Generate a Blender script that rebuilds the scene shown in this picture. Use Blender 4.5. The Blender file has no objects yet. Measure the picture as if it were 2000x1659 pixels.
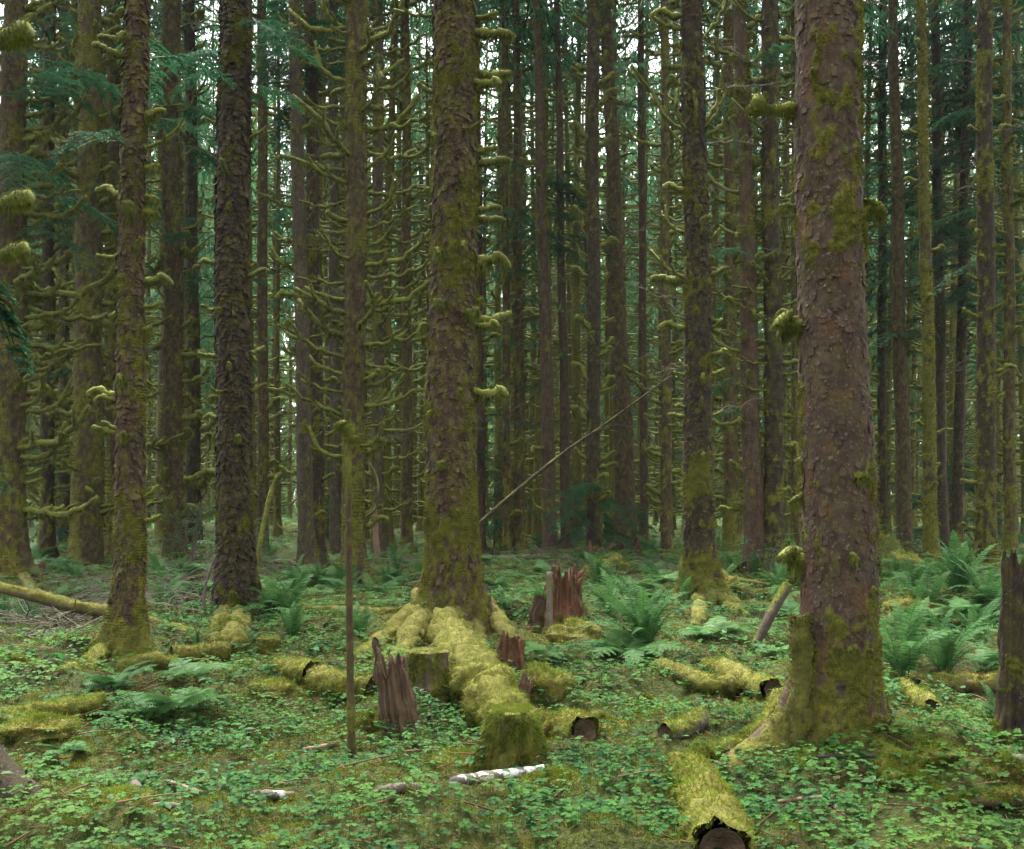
import bpy, math, random
import numpy as np
from mathutils import Vector, Matrix, Euler

# ------------------------------------------------------------------ camera, sky, sun, exposure
scene = bpy.context.scene
COL = scene.collection
CAM_H, FPX, HZ = 1.6, 2100.0, 970.0           # eye height, focal length and horizon row of the 2000 px wide frame
cam_data = bpy.data.cameras.new('camera')
cam_data.sensor_width = 36.0
cam_data.lens = 36.0 * FPX / 2000.0
cam_data.shift_y = (HZ - 829.5) / 2000.0
cam_data.clip_end = 2000.0
cam = bpy.data.objects.new('camera', cam_data); COL.objects.link(cam)
cam.location = (0, 0, CAM_H); cam.rotation_euler = (math.radians(90), 0, 0)
scene.camera = cam

SUN_EL, SUN_ROT = math.radians(64), math.radians(-20)
world = bpy.data.worlds.new('World'); scene.world = world; world.use_nodes = True
wn = world.node_tree.nodes; wl = world.node_tree.links
wn.clear()
sky = wn.new('ShaderNodeTexSky'); sky.sky_type = 'NISHITA'; sky.sun_disc = False
sky.sun_elevation = SUN_EL; sky.sun_rotation = SUN_ROT; sky.dust_density = 4.0; sky.air_density = 1.0
hsv = wn.new('ShaderNodeHueSaturation'); hsv.inputs['Saturation'].default_value = 0.04   # overcast: the blue is greyed out
bg = wn.new('ShaderNodeBackground'); bg.inputs['Strength'].default_value = 0.07
wo = wn.new('ShaderNodeOutputWorld')
wl.new(sky.outputs[0], hsv.inputs['Color']); wl.new(hsv.outputs[0], bg.inputs['Color']); wl.new(bg.outputs[0], wo.inputs['Surface'])

sun_data = bpy.data.lights.new('sun', 'SUN'); sun_data.energy = 1.5; sun_data.angle = math.radians(14)
sun_data.color = (1.0, 0.95, 0.82)
sun = bpy.data.objects.new('sun', sun_data); COL.objects.link(sun)
sun.rotation_euler = (math.radians(90) - SUN_EL, 0, math.pi - SUN_ROT)   # high light from beyond the trunks

scene.view_settings.view_transform = 'Standard'; scene.view_settings.look = 'None'
scene.view_settings.gamma = 1.0; scene.view_settings.use_curve_mapping = False
scene.view_settings.exposure = 3.45
cy = scene.cycles
cy.max_bounces = 5; cy.diffuse_bounces = 3; cy.glossy_bounces = 2; cy.transmission_bounces = 3
cy.transparent_max_bounces = 4; cy.volume_bounces = 0
cy.use_adaptive_sampling = True; cy.adaptive_threshold = 0.01
cy.use_denoising = True
cy.caustics_reflective = False; cy.caustics_refractive = False

# ------------------------------------------------------------------ noise
def _hash(i, j, k, seed):
    h = (i.astype(np.int64) * 374761393 + j.astype(np.int64) * 668265263 + k.astype(np.int64) * 2147483647 + seed * 974634777) & 0xFFFFFFFF
    h = ((h ^ (h >> 13)) * 1274126177) & 0xFFFFFFFF
    h = ((h ^ (h >> 16)) * 2246822519) & 0xFFFFFFFF
    return ((h ^ (h >> 15)) & 0xFFFFFF) / float(0xFFFFFF)
_G = np.array([(1, 1, 0), (-1, 1, 0), (1, -1, 0), (-1, -1, 0), (1, 0, 1), (-1, 0, 1), (1, 0, -1), (-1, 0, -1), (0, 1, 1), (0, -1, 1), (0, 1, -1), (0, -1, -1)], float)
def vnoise(P, seed=0):
    P = np.asarray(P, float); I = np.floor(P); d = P - I; f = d * d * d * (d * (d * 6 - 15) + 10); I = I.astype(np.int64)
    r = 0
    for a in (0, 1):
        wa = f[:, 0] if a else 1 - f[:, 0]
        for b in (0, 1):
            wb = f[:, 1] if b else 1 - f[:, 1]
            for c in (0, 1):
                wc = f[:, 2] if c else 1 - f[:, 2]
                g = _G[(_hash(I[:, 0] + a, I[:, 1] + b, I[:, 2] + c, seed) * 11.999).astype(int)]
                r = r + wa * wb * wc * (g[:, 0] * (d[:, 0] - a) + g[:, 1] * (d[:, 1] - b) + g[:, 2] * (d[:, 2] - c))
    return np.clip(r * 1.35, -1, 1)
def fbm(P, seed=0, octv=3):
    r, a, t = 0, 1.0, 0
    P = np.asarray(P, float)
    for o in range(octv):
        r = r + a * vnoise(P * (2.03 ** o) + 7.3 * o, seed + o); t += a; a *= 0.5
    return r / t * 1.5
def smooth(a, b, x):
    t = np.clip((x - a) / (b - a), 0, 1); return t * t * (3 - 2 * t)
def cells(u, v, wrap, seed):
    """2-D cellular pattern: distance to the cell edge and a random per cell."""
    iu = np.floor(u).astype(np.int64); iv = np.floor(v).astype(np.int64)
    d1 = np.full(u.shape, 9.0); d2 = d1.copy(); idr = np.zeros(u.shape); z = np.zeros_like(iu)
    for a in (-1, 0, 1):
        for b in (-1, 0, 1):
            ci = iu + a; cj = iv + b; w = np.mod(ci, wrap)
            x = ci + 0.5 + 0.9 * (_hash(w, cj, z, seed) - .5); y = cj + 0.5 + 0.9 * (_hash(w, cj, z, seed + 1) - .5)
            d = np.hypot(u - x, v - y); h = _hash(w, cj, z, seed + 2)
            n = d < d1
            d2 = np.where(n, d1, np.minimum(d2, d)); idr = np.where(n, h, idr); d1 = np.where(n, d, d1)
    return d2 - d1, idr

# ------------------------------------------------------------------ the lie of the ground
MOUNDS = [(-0.75, 13.3, 1.9, .16), (2.15, 7.0, 0.9, .08), (-3.7, 14.6, 1.3, .14), (2.9, 16.6, 1.5, .12), (-3.9, 11.2, 1.0, .06),
          (5.9, 15.5, 1.6, .25), (0.1, 9.2, 1.2, .06), (0.9, 15.0, 0.9, .12), (5.2, 21.0, 2.0, .35)]
def H(x, y):
    x = np.atleast_1d(np.asarray(x, float)); y = np.atleast_1d(np.asarray(y, float)); z = np.zeros_like(x)
    h = .13 * fbm(np.stack([x * .42, y * .42, z + .5], -1), 11, 2) + .10 * fbm(np.stack([x * 1.5, y * 1.5, z + .2], -1), 23, 3)
    h = h + .07 * np.clip(fbm(np.stack([x * 2.7, y * 2.7, z + .7], -1), 29, 2), -.2, 1)
    for mx, my, mr, mh in MOUNDS:
        h = h + mh * np.exp(-((x - mx) ** 2 + (y - my) ** 2) / (mr * mr))
    return h
def Hs(x, y): return float(H(x, y)[0])
def gp(px, py, lift=0.0):
    """the point of the ground (plus lift) seen at a photo position"""
    D = (CAM_H - lift) * FPX / max(py - HZ, 12)
    for _ in range(8):
        x = (px - 1000) / FPX * D
        D = .5 * D + .5 * (CAM_H - lift - Hs(x, D)) * FPX / max(py - HZ, 12)
    x = (px - 1000) / FPX * D
    return Vector((x, D, Hs(x, D) + lift))
def W(px, py, D): return Vector(((px - 1000) / FPX * D, D, CAM_H - (py - HZ) / FPX * D))

# ------------------------------------------------------------------ mesh helpers
class Geo:
    def __init__(s): s.V = []; s.F3 = []; s.F4 = []; s.m = []; s.t = []; s.n = 0
    def add(s, V, F, moss=0.0, tint=0.5):
        V = np.asarray(V, float); F = np.asarray(F, np.int64)
        if len(V) == 0: return s
        (s.F3 if F.shape[1] == 3 else s.F4).append(F + s.n)
        s.V.append(V); s.m.append(np.broadcast_to(np.asarray(moss, float), (len(V),))); s.t.append(np.broadcast_to(np.asarray(tint, float), (len(V),)))
        s.n += len(V); return s
    def mesh(s, name, mat, smooth_=True):
        V = np.concatenate(s.V); me = bpy.data.meshes.new(name)
        F3 = np.concatenate(s.F3) if s.F3 else np.zeros((0, 3), np.int64); F4 = np.concatenate(s.F4) if s.F4 else np.zeros((0, 4), np.int64)
        loops = np.concatenate([F3.ravel(), F4.ravel()]).astype(np.int32)
        starts = np.concatenate([np.arange(len(F3)) * 3, len(F3) * 3 + np.arange(len(F4)) * 4]).astype(np.int32)
        me.vertices.add(len(V)); me.vertices.foreach_set('co', V.astype(np.float32).ravel())
        me.loops.add(len(loops)); me.loops.foreach_set('vertex_index', loops)
        me.polygons.add(len(starts)); me.polygons.foreach_set('loop_start', starts)
        me.polygons.foreach_set('use_smooth', np.full(len(starts), bool(smooth_)))
        for nm, arr in (('moss', s.m), ('tint', s.t)):
            a = me.attributes.new(nm, 'FLOAT', 'POINT'); a.data.foreach_set('value', np.concatenate(arr).astype(np.float32))
        me.update(calc_edges=True)
        me.materials.append(MAT[mat]); return me
def put(name, mesh, parent=None, loc=(0, 0, 0), rot=(0, 0, 0), sc=1.0, **props):
    o = bpy.data.objects.new(name, mesh); COL.objects.link(o)
    o.location = loc; o.rotation_euler = rot; o.scale = (sc, sc, sc) if not hasattr(sc, '__len__') else sc
    if parent is not None: o.parent = parent
    for k, v in props.items():
        if v: o[k] = v
    return o
def thing(name, label, category, loc=(0, 0, 0), rz=0.0, group=None, sc=1.0):
    return put(name, None, None, loc, (0, 0, rz), sc, label=label, category=category, group=group)
def norm(a): return a / np.maximum(np.linalg.norm(a, axis=-1, keepdims=True), 1e-9)

def spline(pts, n):
    """n points of a Catmull-Rom curve through pts (any number of columns)"""
    p = np.asarray(pts, float)
    if len(p) == 2: return p[0] + (p[1] - p[0]) * np.linspace(0, 1, n)[:, None]
    q = np.vstack([2 * p[0] - p[1], p, 2 * p[-1] - p[-2]]); t = np.linspace(0, len(p) - 1 - 1e-6, n); i = t.astype(int); f = (t - i)[:, None]
    a, b, c, d = q[i], q[i + 1], q[i + 2], q[i + 3]
    return .5 * (2 * b + (c - a) * f + (2 * a - 5 * b + 4 * c - d) * f * f + (3 * b - a - 3 * c + d) * f ** 3)
def tube(path, rad, nth=10, amp=0.0, freq=6.0, seed=0, caps=True, grain=0.0):
    """tube along a path: vertices, quads, triangles of the caps, outward normals"""
    path = np.asarray(path, float); n = len(path); rad = np.broadcast_to(np.asarray(rad, float), (n,))
    T = norm(np.gradient(path, axis=0)); up = np.array([0, 0, 1.0]) if abs(T[0][2]) < .9 else np.array([1.0, 0, 0])
    U = np.zeros((n, 3)); u = up - T[0] * up.dot(T[0]); u /= np.linalg.norm(u)
    for i in range(n):
        u = u - T[i] * u.dot(T[i]); u = u / np.linalg.norm(u); U[i] = u
    B = np.cross(T, U); th = np.arange(nth) * 2 * math.pi / nth
    N = U[:, None, :] * np.cos(th)[None, :, None] + B[:, None, :] * np.sin(th)[None, :, None]
    R = rad[:, None] * np.ones(nth)[None, :]
    if amp:
        q = (path[:, None, :] + N * rad[:, None, None]).reshape(-1, 3)
        R = R + amp * fbm(q * freq, seed, 3).reshape(n, nth)
    if grain:
        g = _hash(np.arange(nth), np.zeros(nth, int), np.zeros(nth, int), seed + 5) - .5
        R = R * (1 + grain * g[None, :])
    R = np.maximum(R, .15 * rad[:, None])
    V = path[:, None, :] + N * R[:, :, None]
    i = np.arange(n - 1)[:, None] * nth; j = np.arange(nth)[None, :]; k = (j + 1) % nth
    F = np.stack([i + j, i + k, i + nth + k, i + nth + j], -1).reshape(-1, 4)
    V = V.reshape(-1, 3); Nn = N.reshape(-1, 3)
    F3 = np.zeros((0, 3), int)
    if caps:
        c0, c1 = n * nth, n * nth + 1; jj = np.arange(nth); kk = (jj + 1) % nth
        V = np.vstack([V, path[0], path[-1]]); Nn = np.vstack([Nn, -T[0], T[-1]])
        both = (True, True) if caps is True else caps
        F3 = np.vstack(([np.stack([np.full(nth, c0), kk, jj], -1)] if both[0] else []) + ([np.stack([np.full(nth, c1), (n - 1) * nth + jj, (n - 1) * nth + kk], -1)] if both[1] else []) + [F3])
    return V, F, F3, Nn
def add_tube(g, path, rad, nth=8, moss=0.0, tint=.5, **kw):
    V, F, F3, N = tube(path, rad, nth, **kw)
    m = np.broadcast_to(np.asarray(moss, float), (len(V),)); t = np.broadcast_to(np.asarray(tint, float), (len(V),))
    b = g.n; g.add(V, F, m, t)
    if len(F3): g.F3.append(F3 + b)
    return V, N
def blades(g, P, N, length, width, droop, rng, spread=.6, tint=None, moss=1.0):
    n = len(P)
    if not n: return
    d = norm(N + spread * rng.normal(size=(n, 3)) + np.array([0, 0, -1.0]) * np.asarray(droop).reshape(-1, 1))
    s = norm(np.cross(d, rng.normal(size=(n, 3))))
    L = (length * rng.uniform(.5, 1.3, n))[:, None]; w = (width * rng.uniform(.7, 1.3, n))[:, None]
    V = np.stack([P - s * w / 2, P + s * w / 2, P + d * L], 1).reshape(-1, 3)
    tt = rng.uniform(0, 1, n) if tint is None else np.clip(tint + rng.uniform(-.25, .25, n), 0, 1)
    g.add(V, np.arange(n * 3).reshape(-1, 3), moss, np.repeat(tt, 3))
def stamp(g, T, F, pos, yaw, tilt_ax, tilt, sc, tint, moss=1.0):
    """copies of a small template, turned, tilted, scaled"""
    n = len(pos); c, s = np.cos(yaw), np.sin(yaw); o = np.zeros(n)
    R = np.stack([np.stack([c, -s, o], -1), np.stack([s, c, o], -1), np.stack([o, o, o + 1], -1)], 1)
    ca, sa = np.cos(tilt_ax), np.sin(tilt_ax); ct, st = np.cos(tilt), np.sin(tilt); x, y = ca, sa
    K = np.stack([np.stack([ct + x * x * (1 - ct), x * y * (1 - ct), y * st], -1), np.stack([x * y * (1 - ct), ct + y * y * (1 - ct), -x * st], -1), np.stack([-y * st, x * st, ct], -1)], 1)
    V = np.einsum('nij,njk,vk->nvi', K, R, T) * np.asarray(sc).reshape(-1, 1, 1) + pos[:, None, :]
    FF = (F[None] + (np.arange(n) * len(T))[:, None, None]).reshape(-1, F.shape[1])
    g.add(V.reshape(-1, 3), FF, moss, np.repeat(tint, len(T)))

# ------------------------------------------------------------------ materials
MAT = {}
def _mat(name):
    m = bpy.data.materials.new(name); m.use_nodes = True; nt = m.node_tree; nt.nodes.clear(); MAT[name] = m
    return m, nt, nt.nodes, nt.links
def _attr(nd, name):
    a = nd.new('ShaderNodeAttribute'); a.attribute_name = name; return a.outputs['Fac']
def _mix(nd, lk, fac, a, b, mode='MIX'):
    x = nd.new('ShaderNodeMix'); x.data_type = 'RGBA'; x.blend_type = mode
    for s, v in ((x.inputs[0], fac), (x.inputs[6], a), (x.inputs[7], b)):
        if isinstance(v, (int, float)): s.default_value = v
        elif isinstance(v, tuple): s.default_value = (*v, 1)
        else: lk.new(v, s)
    return x.outputs[2]
def _noise(nd, lk, scale, stretch=(1, 1, 1), detail=4, coord='Object', lo=.35, hi=.65):
    tc = nd.new('ShaderNodeTexCoord'); mp = nd.new('ShaderNodeMapping'); mp.inputs['Scale'].default_value = stretch
    n = nd.new('ShaderNodeTexNoise'); n.inputs['Scale'].default_value = scale; n.inputs['Detail'].default_value = detail
    lk.new(tc.outputs[coord], mp.inputs[0]); lk.new(mp.outputs[0], n.inputs['Vector'])
    r = nd.new('ShaderNodeMapRange'); r.inputs[1].default_value = lo; r.inputs[2].default_value = hi
    lk.new(n.outputs[0], r.inputs[0]); return r.outputs[0]
def _math(nd, lk, op, a, b, clamp=False):
    x = nd.new('ShaderNodeMath'); x.operation = op; x.use_clamp = clamp
    for s, v in zip(x.inputs, (a, b)):
        if isinstance(v, (int, float)): s.default_value = v
        else: lk.new(v, s)
    return x.outputs[0]
def woody(name, dark, light, fleck=None, mott=None, film=0.0, flk=(.60, .70), moss_a=(.040, .044, .009), moss_b=(.18, .178, .028), scale=9.0, stretch=(1, 1, .5), bump=.5, rough=.9, fine=70.0):
    """bark or dead wood that turns to moss where the mesh says moss"""
    m, nt, nd, lk = _mat(name)
    tint = _attr(nd, 'tint'); moss = _attr(nd, 'moss')
    base = _mix(nd, lk, _noise(nd, lk, scale, stretch), dark, light)
    base = _mix(nd, lk, _math(nd, lk, 'MULTIPLY', tint, .85, True), _mix(nd, lk, .55, base, dark), _mix(nd, lk, .5, base, tuple(min(1, c * 1.35) for c in light)))
    if mott:
        base = _mix(nd, lk, _noise(nd, lk, 5.5, (1, 1, .7), 4, lo=.55, hi=.66), base, mott)
    if fleck:
        base = _mix(nd, lk, _noise(nd, lk, scale * 4.5, (1, 1, 1), 3, lo=flk[0], hi=flk[1]), base, fleck)
    mc = _mix(nd, lk, _math(nd, lk, 'ADD', _math(nd, lk, 'MULTIPLY', _noise(nd, lk, 14.0, (1, 1, 1), 5, lo=.3, hi=.7), .6), _math(nd, lk, 'MULTIPLY', tint, .45), True), moss_a, moss_b)
    mf = _math(nd, lk, 'ADD', moss, _math(nd, lk, 'MULTIPLY', _math(nd, lk, 'SUBTRACT', _noise(nd, lk, 40, (1, 1, 1), 3, lo=.2, hi=.8), .5), .7), True)
    mf = _math(nd, lk, 'MULTIPLY', mf, _math(nd, lk, 'MULTIPLY', moss, 2.2, True), True)
    if film: mf = _math(nd, lk, 'MAXIMUM', mf, _math(nd, lk, 'MULTIPLY', _noise(nd, lk, 11, (1, 1, .7), 6, lo=.42, hi=.72), film, True))
    col = _mix(nd, lk, mf, base, mc)
    b = nd.new('ShaderNodeBsdfPrincipled'); lk.new(col, b.inputs['Base Color']); b.inputs['Roughness'].default_value = rough
    b.inputs['Specular IOR Level'].default_value = .25
    bp = nd.new('ShaderNodeBump'); bp.inputs['Strength'].default_value = bump; bp.inputs['Distance'].default_value = .012
    lk.new(_noise(nd, lk, fine, stretch, 5, lo=.2, hi=.8), bp.inputs['Height']); lk.new(bp.outputs[0], b.inputs['Normal'])
    o = nd.new('ShaderNodeOutputMaterial'); lk.new(b.outputs[0], o.inputs[0]); return m
def leafy(name, dark, light, trans=.35, rough=.6, vary=.35, patch=None, pscale=1.2, plo=.42, phi=.62):
    """thin green stuff: colour runs with each piece's tint and each object's random"""
    m, nt, nd, lk = _mat(name)
    oi = nd.new('ShaderNodeObjectInfo')
    f = _math(nd, lk, 'ADD', _math(nd, lk, 'MULTIPLY', _attr(nd, 'tint'), 1 - vary), _math(nd, lk, 'MULTIPLY', oi.outputs['Random'], vary), True)
    col = _mix(nd, lk, f, dark, light)
    if patch: col = _mix(nd, lk, _noise(nd, lk, pscale, (1, 1, 1), 3, lo=plo, hi=phi), col, patch)
    b = nd.new('ShaderNodeBsdfPrincipled'); lk.new(col, b.inputs['Base Color']); b.inputs['Roughness'].default_value = rough
    b.inputs['Specular IOR Level'].default_value = .12
    t = nd.new('ShaderNodeBsdfTranslucent'); lk.new(col, t.inputs['Color'])
    mx = nd.new('ShaderNodeMixShader'); mx.inputs[0].default_value = trans
    lk.new(b.outputs[0], mx.inputs[1]); lk.new(t.outputs[0], mx.inputs[2])
    o = nd.new('ShaderNodeOutputMaterial'); lk.new(mx.outputs[0], o.inputs[0]); return m

woody('bark_red', (.020, .013, .010), (.076, .050, .038), fleck=(.12, .10, .085), mott=(.075, .032, .022), film=.26)
woody('bark_brown', (.018, .012, .008), (.064, .041, .027), fleck=(.11, .085, .07), film=.6)
woody('bark_dark', (.010, .007, .006), (.036, .024, .018), fleck=(.075, .062, .05), film=.35)
woody('bark_grey', (.024, .018, .014), (.070, .052, .041), fleck=(.12, .10, .085), film=.3)
woody('branch_wood', (.03, .024, .018), (.075, .055, .04), moss_a=(.030, .038, .007), moss_b=(.200, .225, .032))
woody('dead_wood', (.06, .05, .042), (.15, .125, .10), fleck=(.2, .18, .15), stretch=(1, 1, 1))
woody('pale_stick', (.12, .085, .055), (.24, .17, .11), stretch=(1, 1, 1))
woody('lichen_stick', (.07, .06, .05), (.16, .14, .12), fleck=(.62, .63, .58), flk=(.50, .54), scale=1.8, stretch=(1, 1, 1))
woody('rotten_wood', (.026, .016, .011), (.125, .078, .048), scale=22, stretch=(1, 1, .12), bump=.9, fine=60, fleck=None)
woody('rotten_red', (.028, .013, .008), (.130, .060, .028), scale=24, stretch=(1, 1, .12), bump=.9, fine=60)
woody('log_moss', (.045, .034, .026), (.11, .085, .06), moss_a=(.034, .036, .008), moss_b=(.18, .17, .026), stretch=(1, 1, 1))
woody('cut_wood', (.045, .032, .021), (.14, .095, .058), scale=16, stretch=(1, 1, 1), bump=.8)
leafy('moss_fuzz', (.028, .032, .006), (.195, .25, .032), .3, .8, .05, patch=(.12, .075, .016), pscale=3.0, plo=.55, phi=.75)
leafy('moss_trunk', (.032, .037, .008), (.215, .215, .032), .25, .8, .1)
leafy('moss_ground', (.036, .044, .008), (.185, .205, .025), .25, .8, .0, patch=(.11, .088, .018), pscale=.9, plo=.54, phi=.74)
leafy('oxalis', (.010, .056, .015), (.070, .190, .030), .35, .6, .0, patch=(.105, .20, .035), pscale=.7, plo=.5, phi=.75)
leafy('fern', (.015, .068, .024), (.085, .190, .050), .35, .6, .35)
leafy('bracken', (.027, .100, .032), (.115, .235, .065), .35, .5, .3)
leafy('needles', (.012, .056, .027), (.050, .150, .066), .5, .6, .45)
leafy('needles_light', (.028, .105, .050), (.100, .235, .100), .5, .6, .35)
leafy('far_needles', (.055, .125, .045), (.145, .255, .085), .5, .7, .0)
leafy('shrub_leaf', (.022, .085, .030), (.075, .20, .055), .4, .5, .2)
leafy('litter', (.05, .03, .018), (.16, .095, .05), .1, .8, .0)
def ground_material():
    m, nt, nd, lk = _mat('ground')
    a = _mix(nd, lk, _noise(nd, lk, 1.1, (1, 1, 1), 6), (.022, .034, .010), (.075, .090, .018))
    c = _mix(nd, lk, _noise(nd, lk, 2.7, (1, 1, 1), 6, lo=.56, hi=.72), a, (.060, .040, .016))
    c = _mix(nd, lk, _noise(nd, lk, 26, (1, 1, 1), 6, lo=.45, hi=.75), c, (.018, .016, .008))
    b = nd.new('ShaderNodeBsdfPrincipled'); lk.new(c, b.inputs['Base Color']); b.inputs['Roughness'].default_value = .95
    b.inputs['Specular IOR Level'].default_value = .15
    bp = nd.new('ShaderNodeBump'); bp.inputs['Strength'].default_value = .9; bp.inputs['Distance'].default_value = .03
    lk.new(_noise(nd, lk, 34, (1, 1, 1), 6, lo=.2, hi=.8), bp.inputs['Height']); lk.new(bp.outputs[0], b.inputs['Normal'])
    o = nd.new('ShaderNodeOutputMaterial'); lk.new(b.outputs[0], o.inputs[0])
ground_material()

# ------------------------------------------------------------------ ground sheet
def build_ground():
    ys = [-40, -25, -15, -9, -5, -2, 0, 1.5, 2.5, 3.2]; y = 3.2
    while y < 60: y *= 1.0092; ys.append(y)
    while y < 900: y *= 1.18; ys.append(y)
    ys = np.array(ys); nu = 205; u = np.linspace(-1, 1, nu)
    half = np.maximum(.72 * np.abs(ys) + 3, 6) + np.maximum(ys - 60, 0) * .5
    X = half[:, None] * u[None]; Y = np.repeat(ys[:, None], nu, 1)
    x, yv = X.ravel(), Y.ravel(); z = H(x, yv)
    near = smooth(40, 12, np.abs(yv))
    z = z + near * .022 * fbm(np.stack([x * 7, yv * 7, x * 0], -1), 41, 2)
    n = len(ys); i = np.arange(n - 1)[:, None] * nu; j = np.arange(nu - 1)[None]
    F = np.stack([i + j, i + j + 1, i + nu + j + 1, i + nu + j], -1).reshape(-1, 4)
    g = Geo().add(np.stack([x, yv, z], -1), F)
    put('ground', g.mesh('ground', 'ground'), kind='structure', label='mossy forest floor with low hummocks under the spruces')
build_ground()

# ------------------------------------------------------------------ mossy branches, dead twigs, green boughs (shared meshes)
def branch_mesh(kind, seed):
    rng = np.random.default_rng(900 + seed); g = Geo()
    def limb(pts, r0, r1, moss_r, fz_top, fz_hang, nth=7, hang=.08):
        n = 14; path = spline(pts, n); t = np.linspace(0, 1, n); Lp = np.linalg.norm(path[-1] - path[0]); path = path + (.05 * Lp * t * (1 - t) * 4)[:, None] * np.stack([fbm(path * (5.5 / max(Lp, .2)) + 17 * c, seed + c, 2) for c in range(3)], -1) * (Lp > .2)
        rad = r0 + (r1 - r0) * t
        lump = moss_r * (.55 + .45 * np.sin(t * math.pi) ** .5) * (1 + .6 * vnoise(np.stack([t * 7, t * 0, t * 0 + seed], -1), seed))
        V, N = add_tube(g, path, rad + lump, nth, moss=0, tint=rng.uniform(.3, .7), amp=(moss_r + r0) * .3, freq=14, seed=seed)
        m = np.clip((.75 if moss_r > .006 else .15) + .35 * N[:, 2] + .25 * fbm(V * 9, seed + 3, 2), 0, 1) if moss_r > .003 else np.zeros(len(V))
        g.m[-1] = m
        if fz_top:
            i = rng.integers(0, len(V) - 2, fz_top); blades(g, V[i], N[i], .016 + moss_r * .35, .0055, .25, rng, .7, tint=.5 + .4 * N[i][:, 2])
        if fz_hang:
            lo = np.where(N[:-2, 2] < -.1)[0]; i = rng.choice(lo, fz_hang)
            blades(g, V[i], N[i] * .3, hang * .62, .0065, 1.3, rng, .25, tint=.3)
        return path
    u = rng.uniform
    if kind == 'stub':
        L = u(.28, .5); limb([(-.05, 0, 0), (L * .4, u(-.03, .03), u(-.02, .05)), (L * .75, u(-.05, .05), u(0, .08)), (L, u(-.08, .08), u(-.03, .14))], .018, .010, u(.018, .038), 330, 380, hang=u(.06, .14))
    elif kind == 'knob':
        L = u(.08, .22); limb([(-.05, 0, 0), (L * .5, u(-.02, .02), u(0, .05)), (L, u(-.05, .05), u(-.06, .06))], .018, .008, u(.012, .026), 300, 420, hang=u(.10, .24))
    elif kind == 'arm':
        L = u(.7, 1.25); k = u(.05, .5)
        p = limb([(-.06, 0, .03), (L * .3, u(-.05, .05), -.02), (L * .65, u(-.1, .1), .10 * k * 2), (L, u(-.15, .15), k)], .020, .008, u(.016, .030), 620, 720, hang=u(.05, .11))
        for _ in range(rng.integers(1, 4)):
            q = p[rng.integers(4, 12)]; l = u(.15, .35); s = rng.choice([-1, 1])
            limb([q, q + np.array([l * .5, s * l * .4, l * .15]), q + np.array([l * .8, s * l * .7, l * .5])], .010, .006, .018, 70, 70, 5, .06)
    elif kind == 'spike':
        L = u(.22, .45); limb([(-.05, 0, 0), (L * .5, 0, L * .15), (L * .85, u(-.04, .04), L * .55)], .014, .004, u(.004, .010), 50, 30, hang=.04)
    elif kind == 'dead':
        L = u(1.0, 1.7); pts = [(-.06, 0, 0), (L * .4, u(-.1, .1), u(-.05, .15)), (L, u(-.25, .25), u(-.2, .45))]
        p = limb(pts, .012, .003, .002, 0, 0, 4)
        for _ in range(9):
            q = p[rng.integers(3, 11)]; l = u(.2, .5); s = rng.choice([-1, 1])
            limb([q, q + np.array([l * .6, s * l * .4, u(-.1, .15)]), q + np.array([l, s * l * .7, u(-.25, .2)])], .005, .0015, 0, 0, 0, 3)
    return g.mesh(kind + '_branch', 'branch_wood' if kind != 'dead' else 'dead_wood')
BR = {k: [branch_mesh(k, i * 7 + j * 101) for i in range(n)] for j, (k, n) in enumerate((('stub', 9), ('knob', 5), ('arm', 8), ('spike', 5), ('dead', 6)))}

def bough_mesh(seed, L=1.6, fine=1.0):
    """a drooping hemlock bough of flat needle sprays"""
    rng = np.random.default_rng(seed); g = Geo(); path = spline([(0, 0, 0), (L * .4, rng.uniform(-.1, .1), .10), (L * .75, rng.uniform(-.15, .15), -.02), (L, rng.uniform(-.2, .2), -.32)], 14)
    add_tube(g, path, np.linspace(.014, .003, 14), 4, moss=.1)
    for i in range(2, 14):
        for s in (-1, 1):
            for _ in range(2):
                l = L * .42 * (1 - i / 16) * rng.uniform(.6, 1.1) + .08; a = rng.uniform(.6, 1.1) * s
                d = np.array([math.cos(a), math.sin(a), rng.uniform(-.35, .05)]); q = spline([path[i], path[i] + d * l * .55 + [0, 0, .01], path[i] + d * l + [0, 0, -.12 * l]], 8)
                add_tube(g, q, np.linspace(.004, .001, 8), 3, moss=0, caps=False)
                n = int(150 * l * fine); k = rng.uniform(.05, 1, n); P = np.stack([np.interp(k, np.linspace(0, 1, 8), q[:, c]) for c in range(3)], -1)
                side = np.cross(norm(d[None])[0], [0, 0, 1.0]); sg = rng.choice([-1, 1], n)[:, None]
                dd = norm(d * .55 + side * sg * .9 + rng.normal(size=(n, 3)) * .18 + np.array([0, 0, -.2])); ln = rng.uniform(.03, .075, n)[:, None] * (1.15 - .6 * k[:, None]) / fine ** .5
                w = np.array([0, 0, 1.0]) * .2 + np.cross(dd, [0, 0, 1.0]); w = norm(w) * .010 / fine ** .5
                V = np.stack([P - w * .4, P + dd * ln * .5 + w, P + dd * ln, P + dd * ln * .5 - w], 1).reshape(-1, 3)
                g.add(V, np.arange(n * 4).reshape(-1, 4), 0, np.repeat(rng.uniform(0, 1, n), 4))
    return g.mesh('bough', 'needles', False)
BOUGH = [bough_mesh(50 + i, 1.5 + .2 * i) for i in range(4)]

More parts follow.
